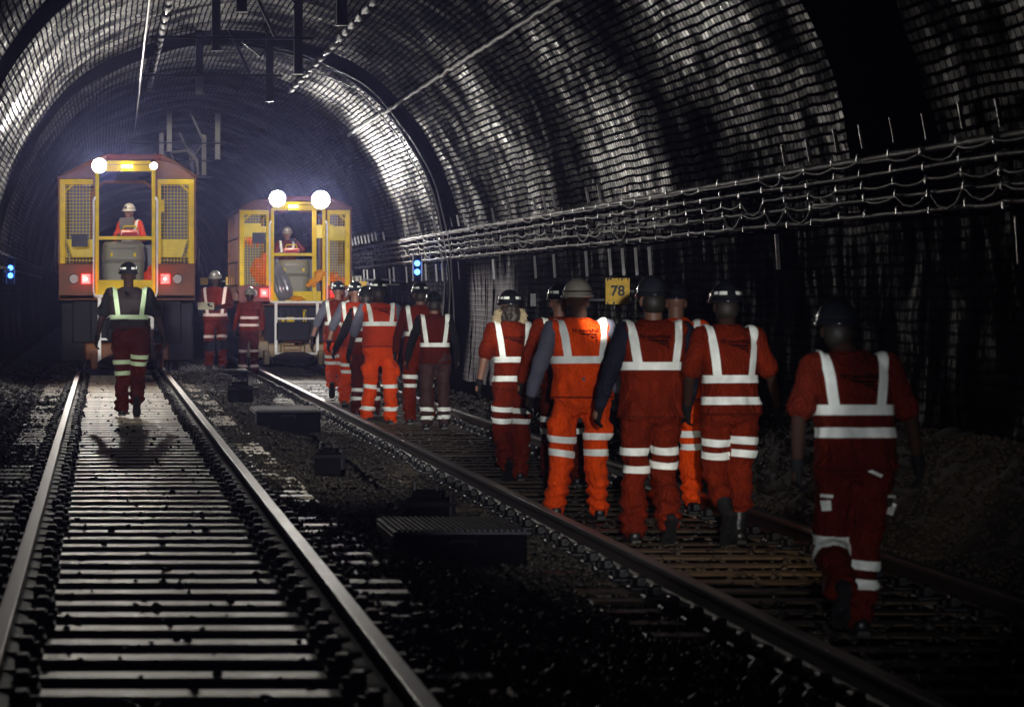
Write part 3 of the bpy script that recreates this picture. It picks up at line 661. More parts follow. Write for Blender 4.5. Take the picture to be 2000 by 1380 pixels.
# ---------------------------------------------------------------- trains
def train(loc, label, d):
    r = empty('works_train', loc, label, 'train', 'works trains with caged cabs')
    xl, xr = d['posts']; zs, zf, zt, zg = d['sill'], d['fascia'], d['cage'], d['gate']; zr = d['roof']; WL, WR = d['x']
    B = lambda nm, m, mb, par=r, sm=False: mb.build(nm, m, par, sm)
    q = MB(); q.box(WL+.1, WR-.1, .6, 9.5, .62, zs-.12, .03); q.box(-.9, .9, .25, .55, .5, zs-.1, .03); q.box(-.35, .35, -.15, .4, .55, .95, .03); B('chassis', DARK, q)
    q = MB(); q.box(WL, WR, 0, 9.5, zs-.09, zs, .01); B('deck', BROWN, q)
    # hanging side skirts and bogie gear
    for s, e in ((-1, WL), (1, WR)):
        q = MB(); x0, x1 = sorted((e*.98, e*.50)); q.box(x0, x1, .25, .45, .18, zs-.12, .03); B('side_skirt', DARK, q)
        q = MB(); x0, x1 = sorted((e*.80, e*.52)); q.box(x0, x1, .12, .3, .5, zs-.1, .02); B('buffer_plate', DARK if not d['ochre'] else BROWN, q)
        q = MB(); q.disc((s*.78 if s > 0 else -.90, 1.2, .38), .38, .12, 28, 'x'); q.disc((s*.72 if s > 0 else -.84, 1.2, .38), .42, .03, 28, 'x'); B('wheel', STEELD, q)
        q = MB(); q.box(*sorted((e*.62, e*.2)), .2, .5, .2, .5, .03); q.box(*sorted((s*.62, s*.5)), -.25, .3, .06, .36, .02); B('wheel_guard', OCHRE if d['ochre'] else BROWN, q)
    q = MB(); q.box(-.5, .5, -.5, .6, .06, .22, .04); q.ell((0, -.55, .2), (.45, .35, .14)); q.tube([(-.2, -.6, .3), (.2, -.6, .3)], .04); B('coupling', DARK, q)
    if d['ochre']:
        q = MB(); q.box(-.95, -.5, .1, .3, .2, .55, .02); q.box(-.30, .05, .3, .5, .45, 1.25, .02); q.box(.15, .45, .3, .5, .5, .95, .02); q.box(-.4, .5, .3, .45, .22, .46, .02); B('gear_case', OCHRE, q)
        q = MB(); q.tube([(-.05, .15, .6), (-.05, .15, 1.05)], .09, 14); q.tube([(.25, .2, .7), (.25, .2, 1.2)], .035); q.tube([(-.22, .2, .7), (-.22, .2, 1.0)], .06, 12); B('hydraulic_cylinder', YEL, q)
        q = MB(); [q.tube([(-.18, .1, z), (.16, .1, z)], .012, 6) for z in (.36, .45, .54)]; q.tube([(-.18, .1, .3), (-.18, .1, .62)], .012, 6); q.tube([(.16, .1, .3), (.16, .1, .62)], .012, 6); B('inner_step', BROWN, q)
        q = MB(); [q.tube([(-.4+.12*k, .24, 1.2), (-.38+.13*k, .1, .9+.05*k), (-.3+.1*k, .22, .65)], .016, 6) for k in range(6)]; B('hose', RUBBER, q)
    # fascia with lamps
    for s, e, pe in ((-1, WL, xl), (1, WR, xr)):
        x0, x1 = sorted((e, pe+s*.035)); q = MB(); q.box(x0, x1, 0, .09, zs-.08, zf, .012)
        q.bar((x0+.05, -.004, zs+.05), (x1-.05, -.004, zs+.05), .02); fa = B('fascia_panel', BROWN if s > 0 or not d['ochre'] else REDB, q)
        cx = d['tail'][0 if s < 0 else 1]; z = d['tailz']
        q = MB(); q.box(cx-.085, cx+.085, -.035, .0, z-.09, z+.09, .012); tl = B('tail_light', TAILR, q, fa)
        q = MB(); q.disc((cx+s*.0, -.042, z), .024, .01, 16); B('bulb', TAILC, q, fa)
        q = MB(); q.box(cx-s*.055-.018, cx-s*.055+.018, -.04, -.034, z+.015, z+.05); q.box(cx-s*.055-.018, cx-s*.055+.018, -.04, -.034, z-.05, z-.015); B('reflector', mat('pink reflector', (.5, .2, .2), .5), q, fa)
        point('tail_glow', Vector(loc)+Vector((cx, -.14, z)), 2.5, (1, .04, .02), .04)
        c2 = cx+s*.21; q = MB(); q.rings([(c2, 0, 0, .0001, .0001)]) if False else None
        q = MB(); q.tube([(c2, .0, z), (c2, -.03, z)], [.095, .08], 8); q.disc((c2, -.036, z), .06, .01, 16); B('marker_lamp', CLEAR, q, fa)
    # cage frames
    for s, e, pe in ((-1, WL, xl), (1, WR, xr)):
        a, b = sorted((e, pe+s*.05)); t = .095
        q = MB(); q.box(a+.02, b-.02, .02, .07, zt-t, zt-.0, .008); q.box(*((a+.02, a+.02+t) if s < 0 else (b-.02-t, b-.02)), .021, .071, zf, zt-t, .008)
        q.bar((a+t+.15 if s < 0 else b-t-.15, .045, zt-t), (a+t if s < 0 else b-t, .045, zt-t-.13), .03)
        if d['ochre'] or s > 0: q.box(*((b-.075, b-.02) if s < 0 else (a+.02, a+.075)), .022, .072, zf, zt-t, .008)
        B('cage_frame', YEL, q)
        q = MB(); q.box(*((a-.015, a+.018) if s < 0 else (b-.018, b+.015)), 0, .12, zf, zt+.02, .004); q.box(*((b-.02, b+.03) if s < 0 else (a-.03, a+.02)), .0, .1, zf, zt+.25, .004); B('corner_post', BROWN, q)
        q = MB(); k = int((b-a)/.056)
        for j in range(1, k): x = a+.02+(b-a-.04)*j/k; q.bar((x, .015, zf), (x, .015, zt-.04), .0062)
        k = int((zt-zf)/.056)
        for j in range(1, k): z = zf+(zt-zf)*j/k; q.bar((a+.02, .010, z), (b-.02, .010, z), .0062)
        B('mesh_screen', YEL, q)
        q = MB(); q.box(a+.08, b-.02, 1.3, 1.34, zf+.12 if not d['ochre'] else zf+.95, zf+.44 if not d['ochre'] else zf+1.25, .01); B('yellow_panel', PALEY, q)
        # side mesh wall and rails running back
        q = MB(); x = e-s*.02
        for z in (zf, zf+.5, zf+1., zt-.02): q.bar((x, .1, z), (x, 6, z), .035)
        for y in (1.2, 2.4, 3.6, 4.8, 6.): q.bar((x, y, zs), (x, y, zt), .035)
        B('side_frame', BROWN, q)
        q = MB(); x = e+s*.06; q.tube([(e, .06, zf+.5), (x, .0, zf+.45), (x, -.0, zf-.1), (e, .06, zf-.16)], .014, 7); B('grab_loop', STEELD, q, sm=True)
    # door posts, lintel, gate, kick plate
    for x in (xl, xr):
        q = MB(); q.box(x-.032, x+.032, -.03, .03, zs-.02, zr-.22, .006); B('door_post', YEL, q)
    if d.get('inner'):
        q = MB(); q.box(d['inner']-.045, d['inner']+.045, .3, .36, zs, zt+.05, .006); B('door_post', YEL, q)
    q = MB(); q.box(xl, xr, -.02, .05, zr-.26, zr-.15, .008); q.box(xl+.05, xr-.05, -.03, -.021, zr-.14, zr-.08); B('lintel', YEL, q)
    q = MB(); q.box(xl+.03, (xr if not d.get('inner') else d['inner'])-.03, .0, .04, zg-.03, zg+.03, .005); B('gate_bar', YEL, q)
    q = MB(); q.box(xl+.03, xr-.03, d.get('kick_y', .02), d.get('kick_y', .02)+.03, zs, zs+d['kick'], .004); B('kick_plate', YEL, q)
    q = MB(); q.box(xl-.02, xr+.02, -.06, -.0, zs-.045, zs-.0, .006); B('step_edge', WHITEP, q)
    # roof
    q = MB(); pr = [(WL-.03, zt+.0), (WL+.3, zt+.17), (xl+.05, zr-.03), (xl+.15, zr), (xr+.15, zr), (xr+.4, zr-.14), (WR+.03, zt+.02)]
    for (x0, z0), (x1, z1) in zip(pr, pr[1:]): q.add([(x0, -.1, z0), (x1, -.1, z1), (x1, 7, z1), (x0, 7, z0), (x0, -.1, z0+.03), (x1, -.1, z1+.03), (x1, 7, z1+.03), (x0, 7, z0+.03)], [(0, 1, 2, 3), (7, 6, 5, 4), (0, 4, 5, 1), (3, 2, 6, 7), (0, 3, 7, 4), (1, 5, 6, 2)])
    q.add([(WL, .08, zt+.015), (xl-.02, .08, zt+.015), (xl-.02, .08, zr-.09), (WL+.3, .08, zt+.17)], [(0, 1, 2, 3)]); q.add([(WR, .08, zt+.015), (xr+.03, .08, zt+.015), (xr+.03, .08, zr-.05), (xr+.4, .08, zr-.14)], [(0, 1, 2, 3)])
    rf = B('canopy_roof', BROWN, q)
    q = MB(); q.box(xl+.18, xr+.12, -.12, -.06, zr-.06, zr+.03, .01); B('red_warning_board', REDB, q, rf)
    # hoop and rear bulkhead
    q = MB(); q.tube([(xl-.1, 2.2, zs), (xl-.1, 2.2, zt-.15), (xl+.12, 2.2, zt+.02), (xr-.12, 2.2, zt+.02), (xr+.08, 2.2, zt-.15), (xr+.08, 2.2, zs)], .028, 8); B('roll_hoop', BROWN, q, sm=True)
    q = MB(); q.box(WL+.05, xl-.1, 3.2, 3.26, zs, zt, .01); q.box(xr+.08, WR-.05, 3.2, 3.26, zs, zt, .01); q.box(xl-.098, xr+.078, 3.2, 3.26, zs, zs+.9, .01); B('bulkhead', mat('dim blue grey panel', (.05, .05, .07), .5), q)
    # seats
    for s, e in ((-1, WL), (1, WR)):
        if d['ochre'] and s < 0: continue
        x0 = e-s*.18; q = MB(); q.box(*sorted((x0, x0-s*.42)), .35, .8, zf+.02, zf+.09, .02); st = B('seat', RUBBER, q)
        q = MB(); q.bar((x0-s*.02, .55, zf+.08), (x0+s*.08, .55, zf+.40), .05, .38); B('seat_back', RUBBER, q, st)
    # handrails, ladder
    for x in (xl-.06, xr+.06):
        s = -1 if x < 0 else 1
        q = MB(); q.tube([(x-s*.03, -.0, zg+.66), (x-s*.02, -.07, zg+.69), (x, -.10, zg+.64), (x, -.10, zs+.06), (x-s*.02, -.09, zs-.02), (x-s*.1, -.06, zs-.04)], .017, 8); B('handrail', WHITEP, q, sm=True)
    l0, l1, lz = d['ladder']
    for x in (l0, l1): lad = MB(); lad.box(x-.03, x+.03, -.09, -.05, lz, zs-.046, .006); ld = B('ladder_side', WHITEP, lad)
    for k in range(3): q = MB(); z = lz+.02+k*(zs-lz)/3.05; q.box(l0+.03, l1-.03, -.085, -.055, z-.018, z+.018, .004); B('rung', WHITEP, q, ld)
    # lamps
    for x, z, rad, big in d['lamps']:
        h = MB(); h.tube([(x, -.02, z), (x, -.13, z), (x, -.17, z)], [rad*.6, rad, rad*1.05], 20); h.bar((x, .0, z-rad), (x, .0, z-rad-.1), .03); lh = B('work_lamp', DARK, h)
        q = MB(); q.disc((x, -.182, z), rad*.96, .01, 24); B('lamp_lens', LAMPW if big > 500 else LAMPW2, q, lh)
        w = Vector(loc)+Vector((x, -.26, z)); spot('work_lamp_light', w, w+Vector((.35 if x < 1 else 0, -10, -1.1)), big if big else 12, R(57), .8, (1, .94, .85), .09)
    q = MB(); q.box(-.09, .09, -.1, -.04, zr-.2, zr-.16); B('strip_light', LAMPW2, q)
    q = MB(); q.add([(-.24, -.05, zr-.42), (.24, -.05, zr-.42), (.07, -.05, zr-.26), (-.07, -.05, zr-.26), (-.24, .05, zr-.42), (.24, .05, zr-.42), (.07, .05, zr-.26), (-.07, .05, zr-.26)], [(0, 1, 2, 3), (7, 6, 5, 4), (0, 4, 5, 1), (1, 5, 6, 2), (2, 6, 7, 3), (3, 7, 4, 0)]); q.tube([(-.1, -.06, zr-.2), (-.2, -.06, zr-.42)], .008, 6); B('lamp_bracket', DARK, q)
    point('cab_light', Vector(loc)+Vector((-.02, .25, zr-.33)), 30, (1, .86, .62), .08)
    # notices
    for x0, x1, z0, z1, y, mm in d['plates']:
        q = MB(); q.box(x0, x1, y, y+.012, z0, z1, .003)
        p_ = B('notice_board', mm, q)
        if mm is LID:
            q = MB(); [q.box(x0+.02, x1-.02-.05*(j % 2), y-.004, y-.001, z1-.03-j*.035, z1-.022-j*.035) for j in range(int((z1-z0-.03)/.035))]; B('notice_lines', DARK, q, p_)
    return r
Y1, Y2 = 57.0, 69.1
train((.42, Y1, 0), 'nearer orange and yellow works train on the left track, caged cab and ladder', dict(ochre=False, posts=(-.51, .456), sill=1.33, fascia=1.86, cage=3.31, gate=2.30, roof=3.70, x=(-1.17, 1.17), tail=(-.70, .655), tailz=1.60,
      ladder=(-.49, .44), kick=.25, lamps=[(-.475, 3.53, .125, 860), (.456, 3.525, .065, 260)], lz=.19, plates=[(-.95, -.67, 2.15, 2.37, -.005, LID), (.58, .64, 2.75, 2.95, .0, YEL)]) | dict(ladder=(-.47, .43, .17)))
train((3.96, Y2, D2), 'farther works train on the right track with two glaring floodlights', dict(ochre=True, posts=(-.43, .64), sill=1.38, fascia=1.70, cage=3.27, gate=2.345, roof=3.52, x=(-1.13, 1.2), tail=(-.60, .86), tailz=1.55,
      inner=.46, ladder=(-.36, .50, .27), kick=.20, kick_y=.5, lamps=[(-.335, 3.50, .17, 620), (.56, 3.475, .19, 700)], plates=[(-1.0, -.65, 2.72, 3.0, .3, PALEY), (.45, .9, 2.70, 2.98, .9, PALEY), (-.85, -.57, 2.58, 2.80, -.03, LID)]))
# things riding on the trains
def bin_(loc, s, label):
    r = empty('storage_bin', loc, label, 'bin'); q = MB(); w = .34*s
    q.rings([(0, 0, 0, w*.92, .2), (0, 0, .45*s, w, .22), (0, 0, .5*s, w*.97, .215)], 24, 5); q.build('bin_body', BIN, r)
    q = MB(); q.rings([(0, 0, .505*s, w*.98, .22), (0, 0, .56*s, w*1.02, .24), (0, 0, .80*s, w*.96, .22), (0, 0, .84*s, w*.85, .18)], 24, 5); q.build('bin_lid', BIN, r)
    q = MB(); q.tube([(-.2, -.24, .74*s), (-.18, -.27, .73*s), (.18, -.27, .73*s), (.2, -.24, .74*s)], .012, 6); q.build('handle', GALV, r)
    q = MB(); [q.box(sx*.2-.02, sx*.2+.02, -.25, -.23, .60*s, .66*s) for sx in (-1, 1)]; q.build('latch', YEL, r)
bin_((.36, Y1+.75, 1.34), 1.08, 'olive grey lidded bin standing in the doorway of the left train')
bin_((4.02, Y2+1.0, 1.20), 1.02, 'pale grey lidded bin behind the gate of the right train')
def crumple(name, loc, r, m, label, cat, amp=.35, fr=6, ver=3, flat=1., seed=0, extra=None):
    bm = bmesh.new(); bmesh.ops.create_icosphere(bm, subdivisions=ver+2, radius=1)
    for v in bm.verts:
        c = v.co.copy(); k = 1+amp*noise.noise(c*fr*.35+Vector((seed, 0, 0)))+amp*.5*noise.noise(c*fr+Vector((0, seed, 0)))
        v.co = Vector((c.x*r[0]*k, c.y*r[1]*k, c.z*r[2]*k))
        if extra: v.co = extra(v.co)
    me = bpy.data.meshes.new(name); bm.to_mesh(me); bm.free(); me.materials.append(m); me.polygons.foreach_set('use_smooth', [True]*len(me.polygons))
    o = bpy.data.objects.new(name, me); C.objects.link(o); o.location = loc; return tag(o, label, cat)
def bagshape(c):
    t = (c.z+.42)/.84; w = 1.25-.95*max(0, t)**1.3; fold = 1+.10*math.sin(math.atan2(c.y, c.x)*11+c.z*6)*max(0, min(1, t+.3)); return Vector((c.x*w*fold-.16*max(0, t)**1.2, c.y*w*fold, c.z))
crumple('rubbish_bag', (3.79, Y2+.22, 1.62), (.20, .17, .43), SILVER, 'silver grey plastic rubbish bag slumped in the doorway of the right train', 'bag', .12, 5, 3, seed=3, extra=bagshape)
crumple('orange_jacket', (3.33, Y2+.35, 1.82), (.17, .12, .26), ORANGE, 'crumpled orange jackets piled behind the left cage of the right train', 'jacket', .7, 7, 3, seed=8)
crumple('orange_jacket', (4.93, Y2+.35, 1.68), (.17, .12, .14), ORANGE, 'orange jacket heaped on the right seat of the right train', 'jacket', .7, 7, 3, seed=12)
YC = fabric('yellow orange cloth', (.95, .38, .01))
q = MB()
q.tube([(.1, 0, .12), (.02, -.03, .05), (-.05, -.04, -.06), (-.06, -.04, -.18)], [.05, .08, .06, .045], 10); q.tube([(.12, 0, .1), (.05, -.05, .0), (-.11, -.06, -.08), (-.2, -.05, -.16)], [.05, .07, .06, .05], 10); q.ell((.08, 0, .1), (.14, .1, .08))
tag(meshobj('draped_coat', remesh(q, .012, 2, lambda c: .02*noise.noise(c*22)), YC, None), 'yellow and orange coat draped over the right gate post of the right train', 'coat').location = (4.45, Y2+.02, 1.66)
crumple('orange_bag', (.84, Y1+.3, 1.60), (.12, .1, .20), ORANGE, 'orange bag hanging in the doorway of the left train', 'bag', .4, 5, 3, seed=21)
crumple('yellow_rag', (4.04, Y2-.02, 1.235), (.13, .08, .05), YC, 'small yellow rag on the doorstep of the right train', 'rag', .6, 6, 2, seed=5)
q = MB(); q.tube([(0, 0, 0), (0, .09, 0)], [.2, .2], 24); q.tube([(0, -.01, 0), (0, -.012, 0)], [.13, .13], 24); tag(q.build('spare_tyre', RUBBER, None, loc=(5.02, Y2+.25, 1.76)), 'dark grooved reel behind the right cage of the right train', 'reel')
q = MB()
for k in range(11): x = -.17+.034*k; q.tube([(x, 0, 0), (x+.02*math.sin(k), -.02, -.1), (x+.03*math.sin(k*2), 0, -.18-.06*math.cos(k*1.7))], .013, 6)
q.tube([(-.2, 0, .0), (.2, 0, .01)], .012, 6); tag(q.build('orange_straps', ORANGE, None, True, loc=(3.14, Y2+.4, 2.53)), 'bundle of orange straps hanging in the left cage of the right train', 'straps')
def drill(loc, label):
    r = empty('radio_set', loc, label, 'equipment'); q = MB(); q.box(-.17, .17, -.06, .06, 0, .10, .02); q.tube([(-.13, -.07, .05), (.13, -.07, .05)], .035, 10); q.build('case', mat('red plastic', (.55, .035, .02), .3), r)
    q = MB(); q.tube([(-.12, 0, .1), (-.1, 0, .17), (.1, 0, .17), (.12, 0, .1)], .014, 6); q.build('handle', YEL, r)
drill((.47, Y1+.12, 2.335), 'red cylinder set with yellow handle on the gate of the left train'); drill((3.93, Y2+.12, 2.19), 'red and black box on the gate bar of the right train')
q = MB(); q.box(-.13, .13, 0, .02, 0, .2, .006, Matrix.Rotation(-.25, 3, 'X')); tag(q.build('tablet', mat('grey screen case', (.10, .09, .085), .4), None, loc=(.42, Y1+.42, 2.46)), 'grey tablet held up in front of the left driver chest', 'tablet')
# ---------------------------------------------------------------- people
def person(label, px, z, footpy, H, yaw=0, legs=None, arms=None, top=SHADEORANGE, trs=SHADEORANGE, shirt=('long', NAVY), bands=(1.17,), straps=True, legbands=((.60, .49), (.60, .49)),
           hem=.86, helm=HBLACK, stick=TAPE, tape=TAPE, logo=None, girth=1., lean=.03, head=(0, 0, 0), skin=SKIN, group='people walking away along the track', gx_=None, knee=None, gaiters=False, long_boot=False, pockets=False, hair=False, face=False, gz_=None, sit=0, tabs=()):
    a = P(px, footpy, z)
    if gz_ is not None: a.z = gz_
    yaw += 5*math.sin(px*1.7) if not face else 0
    r = empty('person', a, label, 'person', group, R(yaw)); s = H/1.80; r.scale = (s, s, s)
    legs = legs or ((.11, .03, .50, .12, 0, .085, 0), (.11, .03, .50, .12, 0, .085, 0))
    arms = arms or ((.27, -.02, 1.15, .30, .06, .92), (.27, -.02, 1.15, .30, .06, .92))
    sway = .045*math.sin(px*.9+1)
    LN = lambda p: Vector((p[0]+(sway*(p[2]-.9) if p[2] > .9 else 0), p[1]+lean*(p[2]-.9) if p[2] > .9 else p[1], p[2]-sit))
    hd = Vector((head[0]+sway*.6, .02+head[1]+lean*.75, 1.625+head[2]-sit))
    g = girth; hips = [LN((sg*.10*g, 0, .93)) for sg in (-1, 1)]
    K = [Vector((sg*l[0], l[1], l[2]-(0 if not sit else sit*.4))) for sg, l in zip((-1, 1), legs)]; A = [Vector((sg*l[3], l[4], l[5])) for sg, l in zip((-1, 1), legs)]
    pit = [R(l[6]) for l in legs]
    SH = [LN((sg*.185*g, -.005, 1.425)) for sg in (-1, 1)]; E = [LN((sg*q[0]*(.5+.5*g), q[1], q[2])) for sg, q in zip((-1, 1), arms)]; Wr = [LN((sg*q[3]*(.5+.5*g), q[4], q[5])) for sg, q in zip((-1, 1), arms)]
    seed = px*.01
    # body: one continuous surface
    b = MB()
    b.ell(hd+Vector((0, .0, .03)), (.076, .095, .10)); b.ell(hd+Vector((0, .035, -.04)), (.058, .062, .072)); b.ell(hd+Vector((0, .065, -.085)), (.03, .03, .025))
    b.ell(hd+Vector((0, .10, -.015)), (.012, .022, .025)); b.ell(hd+Vector((0, .088, .025)), (.05, .02, .014)); b.ell(hd+Vector((0, .092, -.052)), (.025, .014, .009))
    for sg in (-1, 1): b.ell(hd+Vector((sg*.080, .0, -.005)), (.012, .022, .034)); b.ell(hd+Vector((sg*.042, .07, -.02)), (.022, .022, .02))
    nb = LN((0, -.005, 1.45)); b.cap(nb, hd+Vector((0, -.015, -.03)), .062, .058)
    tr = [(0, 0, .86, .15*g, .10*g), (0, 0, .95, .165*g, .11*g), (0, 0, 1.1, .15*g, .10*g), (0, 0, 1.28, .17*g, .11*g), (0, 0, 1.40, .165*g, .10*g), (0, 0, 1.47, .09, .07)]
    tor = MB(); tor.rings(tr, 20, 2.2); tor.v = [LN(q) for q in tor.v]; b.add(tor.v, tor.f)
    for i in (0, 1):
        b.cap(SH[i], E[i], .050, .040); b.cap(E[i], Wr[i], .041, .030); d = (Wr[i]-E[i]).normalized(); b.cap(Wr[i], Wr[i]+d*.07, .028, .03)
        b.cap(hips[i], K[i], .085, .055); b.cap(K[i], A[i], .055, .040)
    meshobj('body', remesh(b, .011, 3), skin, r)
    if face:
        for sg in (-1, 1):
            q = MB(); q.ell(hd+Vector((sg*.032, .098, .008)), (.012, .006, .007), 8, 6); q.build('eye', mat('eye', (.05, .04, .035), .2), r)
    if hair == 'neck':
        q = MB(); q.ell(hd+Vector((0, -.035, -.01)), (.082, .075, .085)); q.build('hair', mat('dark short hair', (.02, .014, .01), .6), r, True)
    if hair == 'curls':
        q = MB()
        for k in range(150):
            sg = random.choice((-1, 1)); c = hd+Vector((sg*random.uniform(.085, .125), random.uniform(-.08, .03), random.uniform(-.15, .0)))
            ph = random.uniform(0, 6.28); rr = random.uniform(.008, .016); q.tube([c+Vector((rr*math.cos(ph+t*1.3)+sg*.006*t, rr*math.sin(ph+t*1.3), -.011*t)) for t in range(7)], .0035, 4, False)
        q.build('curly_hair', HAIRM, r); q = MB(); q.ell(hd+Vector((0, -.035, -.05)), (.098, .085, .12)); meshobj('hair', remesh(q, .012, 1, lambda c: .02*noise.noise(c*28)), mat('dark short hair', (.02, .014, .01), .6), r)
    # trousers
    q = MB(); pe = MB(); pe.rings([(0, 0, .80, .10*g, .09*g), (0, -.01, .86, .175*g, .13*g), (0, -.01, .94, .18*g, .13*g), (0, 0, 1.04, .165*g, .115*g)], 20, 2.3); pe.v = [LN(v) for v in pe.v]; q.add(pe.v, pe.f)
    cuff = []
    for i in (0, 1):
        q.cap(hips[i]+Vector((0, -.005, -.01)), K[i], .108*(.4+.6*g), .088); e = A[i]+(K[i]-A[i])*(.46 if long_boot else .02); q.cap(K[i], e, .088, .083); cuff.append(e)
        if pockets: q.ell(hips[i].lerp(K[i], .62)+Vector(((-1, 1)[i]*.085, 0, 0)), (.035, .07, .09))
    def wr(c):
        f1 = noise.noise(Vector((c.x*9+seed, c.y*9, c.z*16)))*.017+noise.noise(Vector((c.x*4, c.y*4+seed, c.z*5)))*.018
        low = max(0, 1-abs(c.z-.18)/.2)
        return f1+.014*low*math.sin(c.z*75+4*noise.noise(Vector((c.x*10, c.y*10, seed))))+.004*math.sin(c.z*30+c.x*18+seed*3)
    tm = remesh(q, .013, 2, wr); keep_tm = tm.copy(); to = meshobj('trousers', tm, trs, r)
    # reflective bands on the legs
    for i in (0, 1):
        sg = (-1, 1)[i]
        for hz in legbands[i]:
            if hz >= K[i].z: t = (hz-K[i].z)/(hips[i].z-K[i].z); c = K[i].lerp(hips[i], t); d = (hips[i]-K[i]).normalized()
            else:
                dz = K[i].z-A[i].z; t = (K[i].z-hz)/dz if dz > .15 else .5; c = K[i].lerp(A[i], min(t, .93)); d = (K[i]-A[i]).normalized()
            mid = (K[0].x+K[1].x)/2
            me = cut(keep_tm, [(c+d*.025, d), (c-d*.025, -d)], lambda v: (v-c).length < .165 and ((v.x < mid+.0) if i == 0 else (v.x > mid)))
            if len(me.polygons): meshobj('reflective_band', me, tape, r)
        if gaiters:
            c = K[i].lerp(A[i], .18); d = (K[i]-A[i]).normalized(); me = cut(keep_tm, [(c+d*.10, d), (c-d*.08, -d)], lambda v: (v-c).length < .2 and ((v.x < 0) if i == 0 else (v.x > 0)), .012)
            if len(me.polygons): meshobj('knee_pad', me, BLACKC, r)
    if tabs:
        bt = BVHTree.FromPolygons([v.co for v in keep_tm.vertices], [tuple(p.vertices) for p in keep_tm.polygons])
        for x0, z0, x1, z1, w in tabs:
            V = []
            for t in (0, .25, .5, .75, 1):
                for sgn in (-1, 1):
                    x = x0+(x1-x0)*t; zz = z0+(z1-z0)*t; dx, dz = z1-z0, -(x1-x0); L = math.hypot(dx, dz); x += sgn*dx/L*w/2; zz += sgn*dz/L*w/2
                    hh = bt.ray_cast(Vector((x, -1, zz)), Vector((0, 1, 0))); V.append((x, (hh[0].y if hh[0] else -.1)-.006, zz))
            obj('reflective_tab', V, [(2*i, 2*i+2, 2*i+3, 2*i+1) for i in range(4)], tape, r)
    # boots
    for i in (0, 1):
        kd = (K[i]-A[i]).normalized(); p = pit[i]; fd = Vector((0, math.cos(p), -math.sin(p))); up = Vector((0, math.sin(p), math.cos(p)))
        if long_boot: q = MB(); q.cap(A[i]+kd*.24, A[i]+kd*.02, .066, .05)
        else: q = MB(); q.cap(A[i]+kd*.12, A[i], .055, .046)
        q.cap(A[i]-up*.035-fd*.035, A[i]-up*.040+fd*.10, .046, .047); q.cap(A[i]-up*.045+fd*.08, A[i]-up*.045+fd*.155, .048, .038)
        sole = MB(); v = [A[i]-up*zz+fd*yy+Vector((xx, 0, 0)) for zz in (.085, .062) for yy, ww in ((-.085, .032), (.02, .036), (.12, .05), (.19, .034)) for xx in (-ww, ww)]
        f = [(0, 2, 3, 1), (2, 4, 5, 3), (4, 6, 7, 5), (8, 9, 11, 10), (10, 11, 13, 12), (12, 13, 15, 14), (0, 8, 10, 2), (2, 10, 12, 4), (4, 12, 14, 6), (1, 3, 11, 9), (3, 5, 13, 11), (5, 7, 15, 13), (0, 1, 9, 8), (6, 14, 15, 7)]
        sole.add(v, f); bo = meshobj('boot', remesh(q, .009, 2), BOOT, r); so = sole.build('sole', RUBBER, bo)
    # shirt or jacket sleeves
    kind, sm = shirt
    q = MB(); t2 = [(0, 0, .92, .165*g, .115*g), (0, 0, 1.1, .165*g, .112*g), (0, 0, 1.3, .182*g, .108*g), (0, 0, 1.40, .18*g, .11*g), (0, 0, 1.46, .115*g, .085), (0, 0, 1.50, .072, .068)]
    to_ = MB(); to_.rings(t2, 20, 2.2); to_.v = [LN(v) for v in to_.v]; q.add(to_.v, to_.f)
    for i in (0, 1):
        if kind == 'long': q.cap(SH[i], E[i], .072, .060); q.cap(E[i], E[i].lerp(Wr[i], .93), .060, .044)
        elif kind == 'rolled': q.cap(SH[i], E[i], .074, .064); q.cap(E[i], E[i].lerp(Wr[i], .12), .064, .06)
        elif kind == 'short': q.cap(SH[i], SH[i].lerp(E[i], .62), .076, .074); q.cap(SH[i].lerp(E[i], .6), SH[i].lerp(E[i], .78), .075, .079)
    meshobj('shirt', remesh(q, .013, 2, lambda c: .010*noise.noise(Vector((c.x*12+seed, c.y*9, c.z*17)))+.008*noise.noise(c*6)), sm, r)
    # vest
    q = MB(); v3 = [(0, 0, hem, .218*g, .160*g), (0, 0, hem+.1, .196*g, .142*g), (0, 0, 1.1, .188*g, .132*g), (0, 0, 1.25, .198*g, .134*g), (0, 0, 1.36, .205*g, .130*g), (0, 0, 1.42, .195*g, .108*g), (0, 0, 1.47, .135*g, .095), (0, 0, 1.505, .085, .078)]
    to_ = MB(); to_.rings(v3, 24, 2.5); to_.v = [LN(v) for v in to_.v]; q.add(to_.v, to_.f)
    for i in (0, 1): q.ell(SH[i]+Vector(((.018, -.018)[i], 0, 0)), (.055, .082, .075))
    vmesh = remesh(q, .012, 2, lambda c: 0.018*noise.noise(Vector((c.x*5+seed, c.y*5, c.z*3.2)))+.011*noise.noise(Vector((c.x*16, c.y*12+seed, c.z*9)))*(1.6 if c.z < 1.15 else .7)+.005*math.sin(c.x*30+seed+c.z*6)*max(0, min(1, (1.12-c.z)/.2)))
    vk = vmesh.copy(); vo = meshobj('vest', vmesh, top, r)
    hm_ = LN((0, 0, hem)); me = cut(vk, [(hm_+Vector((0, 0, .020)), Vector((0, 0, 1))), (hm_+Vector((0, 0, .010)), Vector((0, 0, -1)))], None, .003)
    if len(me.polygons): meshobj('hem', me, DEEPSHADE, r)
    for zb in bands:
        c = LN((0, 0, zb)); me = cut(vk, [(c+Vector((0, 0, .027)), Vector((0, .03, 1)).normalized()), (c-Vector((0, 0, .027)), Vector((0, -.03, -1)).normalized())], None, .006); meshobj('reflective_band', me, tape, r)
